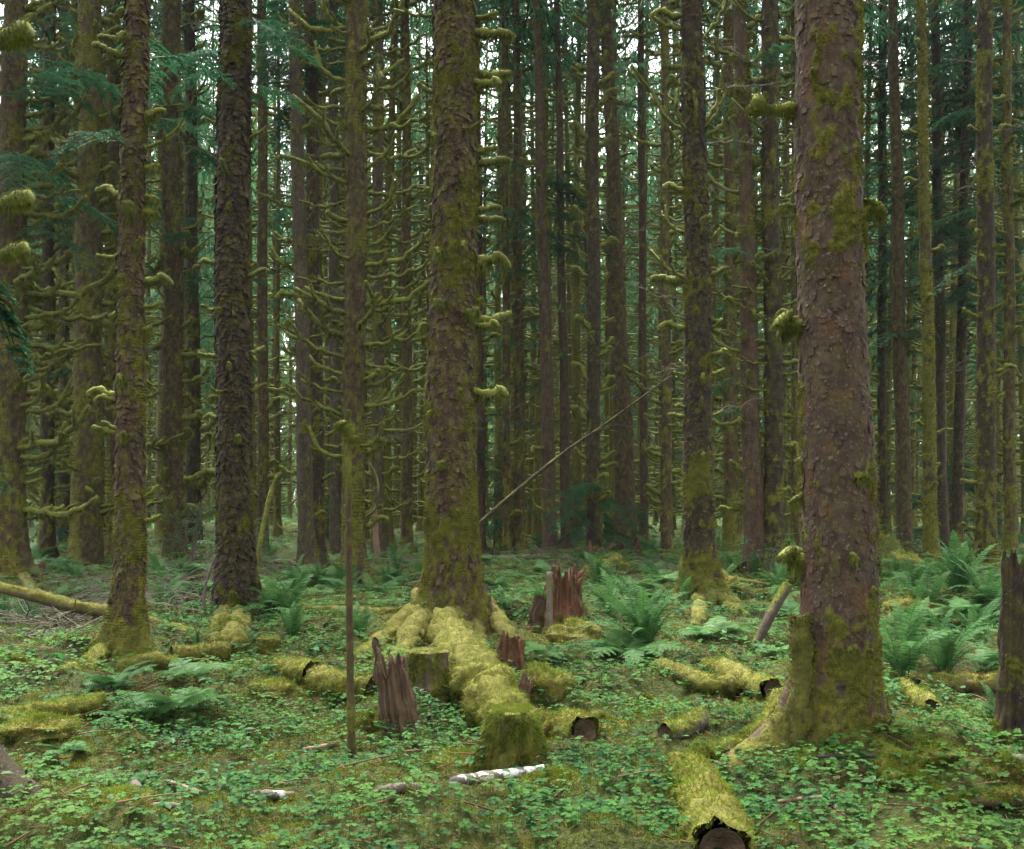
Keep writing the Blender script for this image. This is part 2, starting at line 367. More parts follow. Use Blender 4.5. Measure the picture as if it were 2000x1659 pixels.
def crown_mesh(seed, Hc=20.0, R=3.2, nb=84, dens=1.0, mat='needles', low_sparse=True):
    """conifer crown: drooping limbs hung with needle sprays"""
    rng = np.random.default_rng(seed); g = Geo()
    for b in range(nb):
        z = Hc * (b / nb) ** 1.05 + rng.uniform(-.3, .3); f = max(0.0, 1 - z / Hc)
        L = (R * (.18 + .95 * f ** .8) * rng.uniform(.55, 1.1)) * (.6 + .4 * min(1, z / (Hc * .18)) if low_sparse else 1); a = rng.uniform(0, 2 * math.pi)
        o = np.array([math.cos(a), math.sin(a), 0]); sd = np.array([-o[1], o[0], 0])
        path = spline([(0, 0, z), o * L * .4 + [0, 0, z + .02 * L], o * L * .75 + [0, 0, z - .16 * L], o * L + [0, 0, z - .22 * L]], 7)
        add_tube(g, path, np.linspace(.035, .008, 7) * (.5 + f), 3, caps=False, tint=.1)
        n = int((46 * L + 14) * dens * rng.uniform(.5, 1.2)); k = rng.uniform(.18, 1, n) ** .8
        P = np.stack([np.interp(k, np.linspace(0, 1, 7), path[:, c]) for c in range(3)], -1)
        wd = (.42 * L * (1.15 - k) + .12)[:, None] * rng.uniform(-1, 1, n)[:, None]
        P = P + sd * wd + np.array([0, 0, -1]) * np.abs(wd) * .25 + rng.normal(size=(n, 3)) * .05
        d = norm(o * rng.uniform(0, .8, n)[:, None] + sd * np.sign(wd) * rng.uniform(0, .7, n)[:, None] + np.array([0, 0, -1]) * rng.uniform(.2, 1.5, n)[:, None] + rng.normal(size=(n, 3)) * .2)
        ln = rng.uniform(.22, .55, n)[:, None]; w = norm(np.cross(d, rng.normal(size=(n, 3)))) * rng.uniform(.025, .06, n)[:, None]
        V = np.stack([P, P + d * ln * .4 + w, P + d * ln, P + d * ln * .4 - w], 1).reshape(-1, 3)
        g.add(V, np.arange(n * 4).reshape(-1, 4), 0, np.repeat(np.clip(rng.uniform(0, 1) * .5 + rng.uniform(0, .6, n), 0, 1), 4))
    return g.mesh('crown', mat, False)
CROWN = [crown_mesh(300 + i, 20, 3.1 + .25 * (i % 3), 64, .40 + .08 * (i % 2), 'needles') for i in range(4)]
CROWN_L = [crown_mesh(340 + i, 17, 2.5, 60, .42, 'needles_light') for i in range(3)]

# ------------------------------------------------------------------ spruce trees
class Tree: pass
def spruce(label, ptop, wtop, pbase, wbase, ybase, bark='bark_brown', moss=.3, cell=.05, plate=.008, det=1, flakes=0, fuzz=0, flare=.5, lobes=(), seed=0,
           Ht=30.0, crown=None, crown_z=15.0, crown_s=.78, D=None, lift=0.0, group=None, low_moss=.5, low_h=.8, name='spruce_tree', category='tree'):
    rng = np.random.default_rng(seed + 5000)
    g0 = gp(pbase, ybase); D = (g0.y + wbase / 2 * g0.y / FPX) if D is None else D
    bx = (pbase - 1000) / FPX * D; bz = Hs(bx, D) + lift
    ztop = CAM_H + HZ / FPX * D - bz; dx = ((ptop - 1000) / FPX * D - bx) / ztop
    r0, r1 = wbase / 2 * D / FPX, wtop / 2 * D / FPX; k = (r1 - r0) / ztop
    T = Tree(); T.D, T.base, T.ztop, T.r0 = D, Vector((bx, D, bz)), ztop, r0
    ph = rng.uniform(0, 6, 4); wob = .10 * r0
    def cen(z):
        z = np.asarray(z, float); f = smooth(0, 1.5, z)
        return np.stack([dx * z + f * wob * np.sin(z * .9 + ph[0]), f * wob * np.sin(z * .7 + ph[1]), z], -1)
    def rlin(z):
        z = np.asarray(z, float); return np.where(z < ztop, r0 + k * z, np.maximum((r0 + k * ztop) * (1 - (z - ztop) / max(Ht - ztop, 1)), .02))
    T.cen, T.rad = cen, rlin
    vis = ztop * 1.06 + .4
    dz, nth = {3: (.0145, 118), 2: (.027, 86), 1: (.062, 46), 0: (.12, 26)}[det]
    if det == 1 and D > 26: dz, nth = .10, 32
    zs = np.concatenate([np.arange(-.25, vis, dz), np.linspace(vis, Ht, 10)[1:]]); nz = len(zs)
    th = np.arange(nth) * 2 * math.pi / nth
    Z, TH = np.meshgrid(zs, th, indexing='ij'); Zf, Tf = Z.ravel(), TH.ravel()
    R = rlin(np.maximum(Zf, 0)) + r0 * flare * np.exp(-np.maximum(Zf, -.1) / .34)
    lob = list(lobes) or [(rng.uniform(0, 6.28), rng.uniform(.25, .6), rng.uniform(.2, .4), rng.uniform(.25, .5)) for _ in range(5)]
    for a, amp, hz, wd in lob:
        da = np.angle(np.exp(1j * (Tf - a))); R = R + r0 * amp * np.exp(-(da / wd) ** 2) * np.exp(-np.maximum(Zf, -.15) / hz)
    C = cen(np.maximum(Zf, 0)); C[:, 2] = Zf
    O = np.stack([np.cos(Tf), np.sin(Tf), 0 * Tf], -1); P = C + O * R[:, None]
    wrap = max(int(round(2 * math.pi * r0 / cell)), 6)
    e, idr = cells(Tf / (2 * math.pi) * wrap + .35 * vnoise(P * 8, seed), Zf / (cell * 1.25) + .5 * vnoise(P * 6 + 9, seed + 1), wrap, seed)
    wrap2 = max(int(round(2 * math.pi * r0 / (cell * .48))), 8)
    e2, id2 = cells(Tf / (2 * math.pi) * wrap2 + .4 * vnoise(P * 14, seed + 40), Zf / (cell * .55) + .5 * vnoise(P * 12 + 9, seed + 41), wrap2, seed + 50)
    mixm = smooth(-.15, .25, vnoise(P * np.array([5, 5, 4.0]), seed + 43)); flat_ = .45 + .55 * smooth(-.4, .3, vnoise(P * np.array([3.2, 3.2, 2.0]), seed + 44))
    pl = (smooth(0, .2, e) * (.3 + 1.0 * idr) * mixm + smooth(0, .25, e2) * (.2 + .6 * id2) * (1 - mixm)) * flat_; idr = idr * mixm + id2 * (1 - mixm)
    ms = fbm(P * np.array([2.2, 2.2, 1.2]), seed + 7, 2) * .7 + fbm(P * np.array([9, 9, 6.0]), seed + 8, 3) * .75 + (moss - .45) * 1.7 + low_moss * np.exp(-np.maximum(Zf, 0) / low_h)
    m = smooth(0, .5, ms)
    if det >= 1:
        R = R + plate * (pl - .6) * (1 - .6 * m) + .012 * m * (.6 + fbm(P * 24, seed + 12, 2)) + r0 * .05 * fbm(P * np.array([3, 3, 1.0]), seed + 20, 2)
    else: R = R + r0 * .06 * fbm(P * 3, seed + 20, 2)
    V = C + O * R[:, None]
    i = np.arange(nz - 1)[:, None] * nth; j = np.arange(nth)[None]; kk = (j + 1) % nth
    F = np.stack([i + j, i + kk, i + nth + kk, i + nth + j], -1).reshape(-1, 4)
    g = Geo().add(V, F, m, np.clip(idr * .8 + .1, 0, 1) if det else .5)
    T.root = thing(name, label, category, T.base, 0, group)
    put('trunk', g.mesh('trunk', bark), T.root)
    front = np.where((O[:, 1] < .35) & (Zf > -.05) & (Zf < vis))[0]
    if flakes:
        i = rng.choice(front, flakes); i = i[m[i] < .75]; n = len(i); Pn, On = V[i], O[i]
        tg = np.stack([-On[:, 1], On[:, 0], 0 * On[:, 0]], -1); up = np.array([0, 0, 1.0])
        big = rng.random(n) ** 2.5 * 1.1 + .3; w = (cell * big * rng.uniform(.7, 1.3, n))[:, None]; h = (cell * big * rng.uniform(.6, 1.5, n))[:, None]; lf = (plate * rng.uniform(.5, 1.9, n))[:, None]
        sk = rng.uniform(-.3, .3, n)[:, None]
        q = np.stack([Pn - tg * w * .5 + up * h * .5, Pn + tg * w * .45 + up * h * (.5 + sk), Pn + tg * w * .5 - up * h * .5 + On * lf, Pn - tg * w * .1 - up * h * .62 + On * lf * 1.3, Pn - tg * w * .5 - up * h * .4 + On * lf * .8], 1).reshape(-1, 3)
        b = (np.arange(n) * 5)[:, None]; fa = np.concatenate([b + [0, 3, 1], b + [1, 3, 2], b + [0, 4, 3]], 0)
        gf = Geo().add(q, fa, np.repeat(m[i] * .5, 5), np.repeat(rng.uniform(.2, 1, n), 5))
        put('scaly_bark', gf.mesh('scaly_bark', bark, False), T.root, kind='stuff')
    if fuzz:
        wts = m[front] ** 2 + .01; i = rng.choice(front, fuzz, p=wts / wts.sum()); px = D / 1050.0
        gm = Geo(); blades(gm, V[i], O[i], max(.022, 2.4 * px), max(.004, .8 * px), .55, rng, .5, tint=np.clip(.45 + .5 * fbm(V[i] * 5, seed + 31, 2), 0, 1))
        put('moss', gm.mesh('moss', 'moss_trunk', False), T.root, kind='stuff')
    if crown is not None:
        zc = crown_z; c = cen(zc); put('crown', crown, T.root, (float(c[0]), float(c[1]), zc), (0, 0, rng.uniform(0, 6.28)), (crown_s, crown_s, (Ht + .8 - zc) / 20.0 if crown in CROWN else (Ht + .8 - zc) / 17.0))
    T.rng = rng
    return T
def branch(T, kind, z, phi, pitch=0.0, sc=1.0, roll=0.0, mesh=None, name='branch'):
    c = T.cen(z); r = float(T.rad(z)) * .96
    me = mesh or BR[kind][T.rng.integers(len(BR[kind]))]
    return put(name, me, T.root, (float(c[0]) + r * math.cos(phi), float(c[1]) + r * math.sin(phi), float(z)), (roll, -pitch, phi), sc)
def at_py(T, py): return CAM_H - (py - HZ) / FPX * T.D - T.base.z
SIDE = {'R': 0.0, 'L': math.pi, 'F': -math.pi / 2}
def listed(T, rows):
    """branches seen in the photograph: row of the picture, side, kind, pitch in degrees, size"""
    for py, s, kind, pit, sc in rows:
        a = SIDE[s] if isinstance(s, str) else math.radians(s)
        branch(T, kind, at_py(T, py), a + T.rng.uniform(-.22, .22), math.radians(pit), sc)
def wild(T, n, kinds, zmin=.6, zmax=None, sc=(.7, 1.2), pitch=(-15, 30), wide=True):
    zmax = zmax or T.ztop * 1.02; r = T.rng; far = 1.0 + .035 * max(0, T.D - 18); n = int(n * (1.25 if T.D > 18 else 1))
    for i in range(n):
        a = r.uniform(0, 6.283) if (wide and r.random() < .45) else (r.choice([0, math.pi]) + r.normal() * .35)
        branch(T, kinds[r.integers(len(kinds))], zmin + (zmax - zmin) * (i + r.random()) / n, a, math.radians(r.uniform(*pitch)), r.uniform(*sc) * far, r.uniform(-.3, .3))

C4 = CROWN; CL = CROWN_L
# --- the big red-barked spruce
A = spruce('huge red-brown spruce with flaking bark and a buttress root', 1623, 122, 1636, 146, 1458, 'bark_red', moss=.42, cell=.038, plate=.0062, det=3, flakes=1600, fuzz=24000,
           flare=.18, lobes=[(math.pi + .22, 1.5, .24, .30), (-.15, .5, .16, .4), (-1.2, .16, .14, .5), (-2.1, .2, .14, .4), (1.6, .5, .2, .5)], seed=1, crown=C4[0], crown_z=17, Ht=34, low_moss=.42, low_h=.8)
listed(A, [(400, 'L', 'knob', 10, .5), (640, 'L', 'knob', 5, .9), (905, 'L', 'knob', 0, .55), (965, 'L', 'knob', -30, .5), (1092, 'L', 'knob', 5, 1.0), (412, 'R', 'knob', 10, .75), (130, -55, 'knob', 10, .5),
           (160, -125, 'knob', -10, .45), (115, -115, 'spike', 20, .3), (425, -95, 'knob', 0, .3), (740, 'R', 'knob', 0, .4), (930, -75, 'knob', -20, .6), (1080, -75, 'knob', 0, .45), (1150, -60, 'knob', 0, .45), (1260, -92, 'knob', 0, .6),
           (620, 'L', 'stub', 15, .35)])
def big_arm(seed, L, bulb):
    rng = np.random.default_rng(seed); g = Geo(); t = np.linspace(0, 1, 22)
    path = spline([(-.05, 0, 0), (L * .35, 0, .0), (L * .7, 0, .01), (L, 0, .05)], 22)
    V, N = add_tube(g, path, .028 + bulb * smooth(.55, .85, t) * smooth(1.06, .9, t) + .012 * np.sin(t * 9), 12, moss=.9, tint=.6, amp=.012, freq=20, seed=seed)
    i = rng.integers(0, len(V) - 2, 2600); blades(g, V[i], N[i], .02, .0035, .35, rng, .6, tint=.55 + .4 * N[i][:, 2])
    lo = np.where(N[:-2, 2] < .1)[0]; i = rng.choice(lo, 1500); blades(g, V[i], N[i] * .4, .034, .003, 1.0, rng, .35, tint=.4)
    return g.mesh('mossy_arm', 'branch_wood', True)
branch(A, None, at_py(A, 207), math.pi - .1, 0, 1.0, mesh=big_arm(5, .27, .025))
branch(A, None, at_py(A, 636), math.pi + .1, 0, 1.0, mesh=big_arm(6, .13, .035))
branch(A, None, at_py(A, 1092), math.pi - .05, 0, 1.0, mesh=big_arm(8, .12, .02))
branch(A, None, at_py(A, 412), .05, 0, 1.0, mesh=big_arm(9, .10, .035))
def moss_strip(T):
    rng = np.random.default_rng(77); g = Geo(); D = T.D - .16
    path = spline([W(1562, 1206, D) - T.base, W(1563, 1215, D) - T.base, W(1566, 1300, D) - T.base, W(1560, 1400, D) - T.base, W(1558, 1480, D) - T.base], 30)
    V, N = add_tube(g, path, np.concatenate([[.012, .034], np.linspace(.048, .075, 28)]), 16, moss=.8, tint=.2, amp=.03, freq=9, seed=3)
    i = rng.integers(0, len(V) - 2, 6000); blades(g, V[i], N[i], .022, .0035, .5, rng, .5, tint=.35)
    put('broken_stub', g.mesh('broken_stub', 'bark_red'), T.root)
moss_strip(A)

# --- the tall spruce in the middle with root flares
B = spruce('tall mossy spruce spreading roots round the cut stump', 886, 82, 884, 102, 1235, 'bark_brown', moss=.55, cell=.050, plate=.014, det=2, flakes=3800, fuzz=36000, flare=.22,
           lobes=[(math.pi + .15, 1.5, .24, .3), (-.25, 1.3, .30, .3), (-1.35, 1.1, .22, .35), (-2.3, .7, .2, .3), (1.4, .6, .3, .5), (2.4, .6, .3, .4)], seed=2, crown=C4[1], crown_z=18, Ht=36, low_moss=.35, low_h=1.0)
listed(B, [(35, 'R', 'stub', 10, .8), (68, 'R', 'stub', -18, 1.1), (140, 'R', 'stub', -10, 1.0), (146, 'R', 'stub', 0, .9), (165, -20, 'stub', -15, .9), (262, -30, 'stub', 15, .6), (300, 'R', 'stub', -8, .8), (318, 'R', 'stub', 0, .9),
           (412, 'R', 'stub', -5, .7), (426, 'R', 'stub', -8, .8), (508, 'R', 'stub', -8, 1.05), (515, 'R', 'knob', -8, 1.4), (588, 'R', 'knob', 0, .8), (622, 'R', 'stub', 0, 1.1), (635, 'R', 'stub', -6, .8), (764, 'R', 'stub', -10, 1.1), (772, 'R', 'knob', 0, .9),
           (30, 'L', 'arm', 5, .45), (180, 'L', 'stub', 20, .6), (275, -130, 'knob', 0, .8), (140, -75, 'spike', 15, .7), (380, -60, 'spike', 20, .7), (490, -70, 'knob', 10, .9), (500, -125, 'knob', 0, 1.0), (525, -60, 'knob', 0, .7), (600, -105, 'knob', 10, .8), (615, -55, 'knob', 5, 1.1),
           (405, 'L', 'knob', 10, .8), (640, 'L', 'knob', 0, 1.0), (770, -60, 'knob', 0, .8), (905, -110, 'knob', 0, .7), (1000, -70, 'knob', 0, .7), (880, 'L', 'knob', 0, .5), (20, -90, 'stub', 40, .6), (810, -130, 'knob', 0, .6)])
wild(B, 14, ['knob', 'spike'], 1, None, (.4, .7))

# --- spruce with long upswept mossy arms
Cc = spruce('spruce ringed by long upcurved moss-hung arms', 698, 40, 690, 44, 1146, 'bark_brown', moss=.52, cell=.05, plate=.009, det=1, flakes=1300, fuzz=9000, flare=.5, seed=3, crown=C4[2], crown_z=16, Ht=30)
rr = Cc.rng
for i, py in enumerate(np.arange(15, 900, 19)):
    s = 'LR'[i % 2]; branch(Cc, 'arm', at_py(Cc, py + rr.uniform(-8, 8)), SIDE[s] + rr.normal() * .6, math.radians(rr.uniform(-6, 32)), rr.uniform(.6, 1.35), rr.uniform(-.4, .4))
listed(Cc, [(255, 'R', 'arm', 8, 1.25), (60, 'L', 'arm', 42, .75), (545, 'R', 'arm', 10, 1.15), (600, 'R', 'arm', 12, 1.2), (335, 'L', 'arm', 12, 1.15), (585, 'L', 'arm', 10, .9), (795, 'R', 'arm', 10, 1.0)])
wild(Cc, 34, ['stub', 'stub', 'spike'], .8, None, (.7, 1.1))

# --- dark shaggy-scaled trunk
Dd = spruce('dark spruce armoured in shaggy upturned bark scales', 457, 58, 458, 70, 1208, 'bark_dark', moss=.30, cell=.062, plate=.017, det=2, flakes=7500, fuzz=9000, flare=.3, seed=4, crown=C4[3], crown_z=17, Ht=33)
listed(Dd, [(270, 'R', 'stub', 25, .7), (255, 'R', 'spike', 35, .8), (345, 'R', 'spike', 10, .6), (345, 'L', 'spike', 10, .5), (425, 'L', 'stub', 5, .6), (412, -80, 'knob', 0, .7), (515, 'L', 'stub', 0, .6), (520, 'R', 'knob', 0, .6), (605, 'L', 'stub', 0, .6),
            (610, -110, 'knob', 0, .6), (695, 'L', 'stub', 0, .7), (700, 'R', 'knob', 0, .7), (715, -75, 'knob', 0, .6), (770, -120, 'stub', 0, .6), (775, 'L', 'knob', 0, .7), (850, 'L', 'knob', 0, .8), (855, -70, 'knob', 0, .8), (240, 'L', 'stub', 15, .5), (90, 'L', 'spike', 20, .6)])
wild(Dd, 16, ['knob', 'spike', 'stub'], 1, None, (.4, .7))

# --- slender leaning spruce furred at the foot
E = spruce('slightly leaning spruce with moss-furred lower bole and long side root', 266, 46, 250, 58, 1275, 'bark_brown', moss=.40, cell=.045, plate=.012, det=2, flakes=3000, fuzz=14000, flare=.3,
           lobes=[(math.pi + .2, 1.6, .22, .3), (-.3, .9, .2, .4), (-1.5, .5, .2, .5), (1.5, .5, .2, .5)], seed=5, crown=C4[0], crown_z=16, Ht=28, low_moss=1.3)
listed(E, [(85, -110, 'knob', 20, .8), (225, 'R', 'knob', 0, .9), (385, 'L', 'stub', 20, .7), (410, -80, 'knob', 0, .9), (415, 'R', 'knob', -20, 1.0), (500, 'L', 'stub', -5, .7), (550, 'R', 'stub', 0, .7), (620, 'L', 'knob', 0, .8), (645, 'R', 'knob', 0, .7),
           (740, -85, 'knob', 0, .7), (715, 'R', 'knob', 0, .6), (855, -100, 'knob', 0, .8), (770, 'L', 'stub', 0, .7), (850, 'L', 'stub', 0, .8), (330, 'R', 'knob', 10, .8), (290, 'R', 'arm', 25, .5), (25, 'L', 'knob', 20, .8)])
wild(E, 18, ['knob', 'stub'], 1, None, (.4, .75))

# --- olive mossy trunk beside it
Fm = spruce('thick olive-mossed spruce behind the leaning one', 179, 42, 168, 62, 1118, 'bark_brown', moss=.56, cell=.06, plate=.010, det=1, flakes=1500, fuzz=9000, flare=.2, seed=6, crown=C4[1], crown_z=18, Ht=33)
listed(Fm, [(140, 'L', 'arm', 35, .9), (120, 'L', 'arm', 50, .8), (30, 'L', 'stub', 30, 1.1), (190, -100, 'stub', 60, 1.0), (130, 'R', 'arm', 30, .7)])
wild(Fm, 46, ['stub', 'knob', 'stub'], 1, None, (.8, 1.4), (-8, 25))
Ga = spruce('moss-stubbed spruce filling the gap behind the leaning trunk', 222, 26, 222, 34, 1098, 'bark_brown', moss=.5, det=1, flakes=0, fuzz=4000, flare=.3, seed=7, crown=C4[2], crown_z=16, Ht=30)
wild(Ga, 74, ['stub', 'stub', 'arm'], .8, None, (.8, 1.3), (-8, 14), False)
Gb = spruce('shaggy spruce at the edge of the stand with comb-like mossy stubs', 30, 42, 18, 62, 1138, 'bark_brown', moss=.45, cell=.06, plate=.011, det=1, flakes=1600, fuzz=7000, flare=.35, seed=8, crown=C4[3], crown_z=16, Ht=30)
wild(Gb, 70, ['stub', 'stub', 'arm'], .8, None, (.9, 1.4), (-6, 16), False)
listed(Gb, [(275, 'R', 'arm', 20, 1.2), (265, 'R', 'arm', 25, 1.2), (85, 'R', 'arm', -15, .9)])
Gc = spruce('straight scaly spruce with forked mossy snags midway up', 334, 32, 340, 40, 1092, 'bark_brown', moss=.36, det=1, flakes=2200, fuzz=3500, flare=.3, seed=9, crown=C4[0], crown_z=15, Ht=30, plate=.014)
wild(Gc, 44, ['stub', 'spike', 'knob'], 1, None, (.8, 1.3), (-5, 40))
Gd = spruce('thin dark-red spruce with forked upright spurs', 370, 22, 380, 30, 1080, 'bark_dark', moss=.3, det=1, flakes=700, fuzz=2500, flare=.3, seed=10, crown=C4[1], crown_z=14, Ht=29)
wild(Gd, 40, ['stub', 'spike', 'spike'], 1, None, (.9, 1.5), (0, 45))
Ge = spruce('grey-brown spruce with a slight lean and few stubs', 574, 22, 601, 32, 1118, 'bark_grey', moss=.22, det=1, flakes=600, fuzz=1800, flare=.4, seed=11, crown=C4[2], crown_z=15, Ht=28)
wild(Ge, 26, ['stub', 'spike', 'knob'], .8, None, (.6, 1.0))
Gf = spruce('nearly black spruce carrying upswept mossy side arms', 606, 24, 620, 30, 1108, 'bark_dark', moss=.25, det=1, flakes=700, fuzz=2500, flare=.4, seed=12, crown=C4[3], crown_z=13.5, Ht=30)
wild(Gf, 22, ['arm', 'stub', 'arm', 'spike'], 1.5, None, (.6, 1.0), (-5, 30))
Gg = spruce('spruce with long mossy limbs beside the shaggy dark trunk', 512, 18, 514, 22, 1086, 'bark_brown', moss=.35, det=1, flakes=500, fuzz=1500, flare=.3, seed=13, crown=CL[0], crown_z=14, Ht=28)
wild(Gg, 26, ['stub', 'knob', 'spike'], 1, None, (.7, 1.1))

# --- spruce with whorl of upswept limbs
Hh = spruce('dark-topped spruce with a whorl of upswept mossy limbs', 1353, 40, 1368, 60, 1180, 'bark_dark', moss=.36, cell=.05, plate=.013, det=2, flakes=3600, fuzz=12000, flare=.35,
            lobes=[(-.45, 1.3, .28, .35), (-1.4, 1.1, .25, .4), (-2.5, .8, .25, .35), (math.pi, .7, .25, .3), (1.5, .5, .3, .5)], seed=14, crown=C4[0], crown_z=15, Ht=30, low_moss=1.0)
listed(Hh, [(250, 'R', 'arm', 52, .75), (255, 'L', 'arm', 38, .6), (270, 'R', 'arm', 35, .7), (250, -90, 'arm', 75, .75), (262, -140, 'arm', 50, .7), (245, 'R', 'arm', 62, .8), (280, 'L', 'arm', 50, .5), (80, 'R', 'arm', 55, .7), (60, 'L', 'stub', 10, 1.1), (30, 'L', 'stub', 0, 1.0),
            (455, 'L', 'arm', 30, .6), (470, 'R', 'stub', 40, .7), (462, -80, 'stub', 50, .8), (545, 'L', 'arm', 32, .6), (540, 'R', 'stub', 15, .7), (548, 'L', 'stub', 0, 1.2), (625, 'L', 'arm', 25, .5), (640, 'R', 'stub', 20, .6), (735, 'L', 'stub', 0, .6), (730, 'R', 'stub', 10, .6), (738, -90, 'knob', 0, .9),
            (815, 'L', 'stub', 0, .6), (812, 'R', 'stub', 15, .6), (800, -95, 'stub', 40, .5), (640, 'L', 'stub', 0, .9), (375, 'L', 'stub', 10, .9)])
wild(Hh, 20, ['knob', 'stub'], 1, None, (.4, .8))
Ia = spruce('red-brown pencil-straight spruce thick with stubs beside the whorled one', 1446, 24, 1476, 40, 1120, 'bark_red', moss=.33, det=1, flakes=1300, fuzz=4500, flare=.25, seed=15, crown=C4[1], crown_z=16, Ht=30)
wild(Ia, 40, ['stub', 'knob', 'knob'], 1, None, (.6, 1.1))
listed(Ia, [(820, 'L', 'arm', -18, .8), (590, 'L', 'arm', 20, .8), (690, 'L', 'arm', 25, .8), (380, 'L', 'arm', 25, .8), (110, 'L', 'arm', 20, .8)])
Ib = spruce('scaly dark spruce standing close behind the huge trunk', 1502, 32, 1514, 38, 1124, 'bark_dark', moss=.38, det=1, flakes=1900, fuzz=4500, flare=.3, seed=16, crown=C4[2], crown_z=16, Ht=31, plate=.012)
wild(Ib, 34, ['stub', 'knob'], 1, None, (.5, .9)); wild(Ib, 20, ['arm'], 3, None, (.5, .75), (0, 25), False)
Ic = spruce('olive spruce hung with paired mossy prongs', 1424, 20, 1428, 30, 1096, 'bark_brown', moss=.55, det=1, flakes=300, fuzz=2800, flare=.3, seed=17, crown=C4[3], crown_z=14, Ht=29)
wild(Ic, 60, ['stub', 'stub', 'arm'], 1, None, (.7, 1.1), (-5, 25))
# --- behind, between the middle spruce and the whorled one
Ja = spruce('spruce bristling with upturned moss spurs beside a smooth leaning one', 1158, 24, 1160, 28, 1100, 'bark_dark', moss=.32, det=1, flakes=900, fuzz=3000, flare=.3, seed=18, crown=CL[1], crown_z=14, Ht=27)
wild(Ja, 56, ['stub', 'spike', 'stub'], 1, None, (.7, 1.1), (5, 45))
Jb = spruce('smooth leaning spruce perched on a rotting stump', 1184, 21, 1224, 42, 1085, 'bark_brown', moss=.12, det=1, flakes=700, fuzz=600, flare=.25, seed=19, crown=C4[0], crown_z=16, Ht=30, D=29, lift=.4, low_moss=.1)
wild(Jb, 9, ['dead', 'knob'], 3, None, (.5, .9))
Jc = spruce('yellow-mossed slim spruce next to the leaning dead pole', 1008, 14, 1016, 24, 1088, 'bark_brown', moss=.45, det=1, flakes=300, fuzz=1600, flare=.3, seed=20, crown=CL[2], crown_z=13.5, Ht=27)
wild(Jc, 24, ['stub', 'knob', 'spike'], 1, None, (.5, .9))
Jd = spruce('purple-brown knobbly spruce crossed by the leaning dead pole', 1047, 15, 1076, 28, 1090, 'bark_red', moss=.25, det=1, flakes=600, fuzz=900, flare=.25, seed=21, crown=C4[1], crown_z=14, Ht=28)
wild(Jd, 34, ['stub', 'knob', 'spike'], 1, None, (.5, .9))
Je = spruce('bare-stemmed thin spruce with reddish middle', 1088, 11, 1107, 22, 1086, 'bark_red', moss=.25, det=1, flakes=300, fuzz=500, flare=.3, seed=22, crown=CL[0], crown_z=15, Ht=28)
wild(Je, 14, ['knob', 'dead'], 3, None, (.5, .9))
Jf = spruce('pinkish thin spruce clad in dead twigs', 1251, 12, 1258, 18, 1080, 'bark_red', moss=.3, det=1, flakes=200, fuzz=500, flare=.3, seed=23, crown=CL[1], crown_z=13, Ht=27)
wild(Jf, 30, ['dead', 'spike'], 3, None, (.5, .9), (0, 40))
Jg = spruce('dim mossy spruce near the whorled tree, stubs in tiers', 1298, 14, 1302, 22, 1092, 'bark_brown', moss=.5, det=1, flakes=200, fuzz=900, flare=.3, seed=24, crown=C4[2], crown_z=15, Ht=28)
wild(Jg, 44, ['stub', 'stub', 'arm'], 1, None, (.6, 1.0))
# --- beyond the huge trunk
Ka = spruce('smooth plum-brown spruce without stubs', 1744, 18, 1767, 30, 1094, 'bark_brown', moss=.05, det=1, flakes=300, fuzz=300, flare=.25, seed=25, crown=C4[3], crown_z=14.5, Ht=30, low_moss=.3)
wild(Ka, 8, ['dead'], 6, None, (.7, 1.1))
Kb = spruce('bright olive spruce wrapped in moss with short pegs', 1798, 17, 1820, 27, 1106, 'bark_brown', moss=.8, det=1, flakes=0, fuzz=6500, flare=.2, seed=26, crown=CL[2], crown_z=15, Ht=27)
wild(Kb, 40, ['stub', 'knob'], .8, None, (.4, .7), (0, 25))
Kc = spruce('stout scaly spruce, furred olive at its edges, past the smooth plum one', 1924, 28, 1926, 38, 1120, 'bark_dark', moss=.42, det=1, flakes=1500, fuzz=4500, flare=.25, seed=27, crown=C4[0], crown_z=15, Ht=30)
wild(Kc, 36, ['stub', 'knob'], .8, None, (.5, 1.0), (-5, 25))
Kd = spruce('dark slim spruce hugging the huge trunk, pegged with tiny moss tufts', 1724, 15, 1722, 18, 1080, 'bark_dark', moss=.4, det=1, flakes=300, fuzz=1500, flare=.3, seed=28, crown=C4[1], crown_z=13, Ht=29)
wild(Kd, 40, ['stub', 'knob', 'spike'], 1, None, (.5, .9))
Ke = spruce('slim dark spruce leaning toward the scaly one', 1892, 14, 1868, 22, 1088, 'bark_dark', moss=.12, det=1, flakes=300, fuzz=400, flare=.3, seed=29, crown=C4[2], crown_z=12, Ht=28)
wild(Ke, 12, ['dead'], 4, None, (.6, 1.0))
Kf = spruce('olive-edged spruce twinned with the stout scaly one', 1966, 16, 1974, 24, 1096, 'bark_brown', moss=.5, det=1, flakes=300, fuzz=2200, flare=.3, seed=30, crown=C4[3], crown_z=13, Ht=28)
wild(Kf, 48, ['stub', 'stub', 'spike'], 1, None, (.6, 1.0))
Kg = spruce('violet-grey spruce half hidden by the moss-wrapped one', 1826, 16, 1842, 22, 1088, 'bark_grey', moss=.1, det=1, flakes=300, fuzz=200, flare=.3, seed=31, crown=C4[0], crown_z=14, Ht=29)
Kh = spruce('thin mossy spruce showing past the red bark', 1552, 14, 1556, 20, 1084, 'bark_brown', moss=.4, det=1, flakes=100, fuzz=800, flare=.3, seed=32, crown=C4[1], crown_z=13, Ht=28)
wild(Kh, 40, ['stub', 'arm'], 1, None, (.6, 1.0), (0, 30), False)
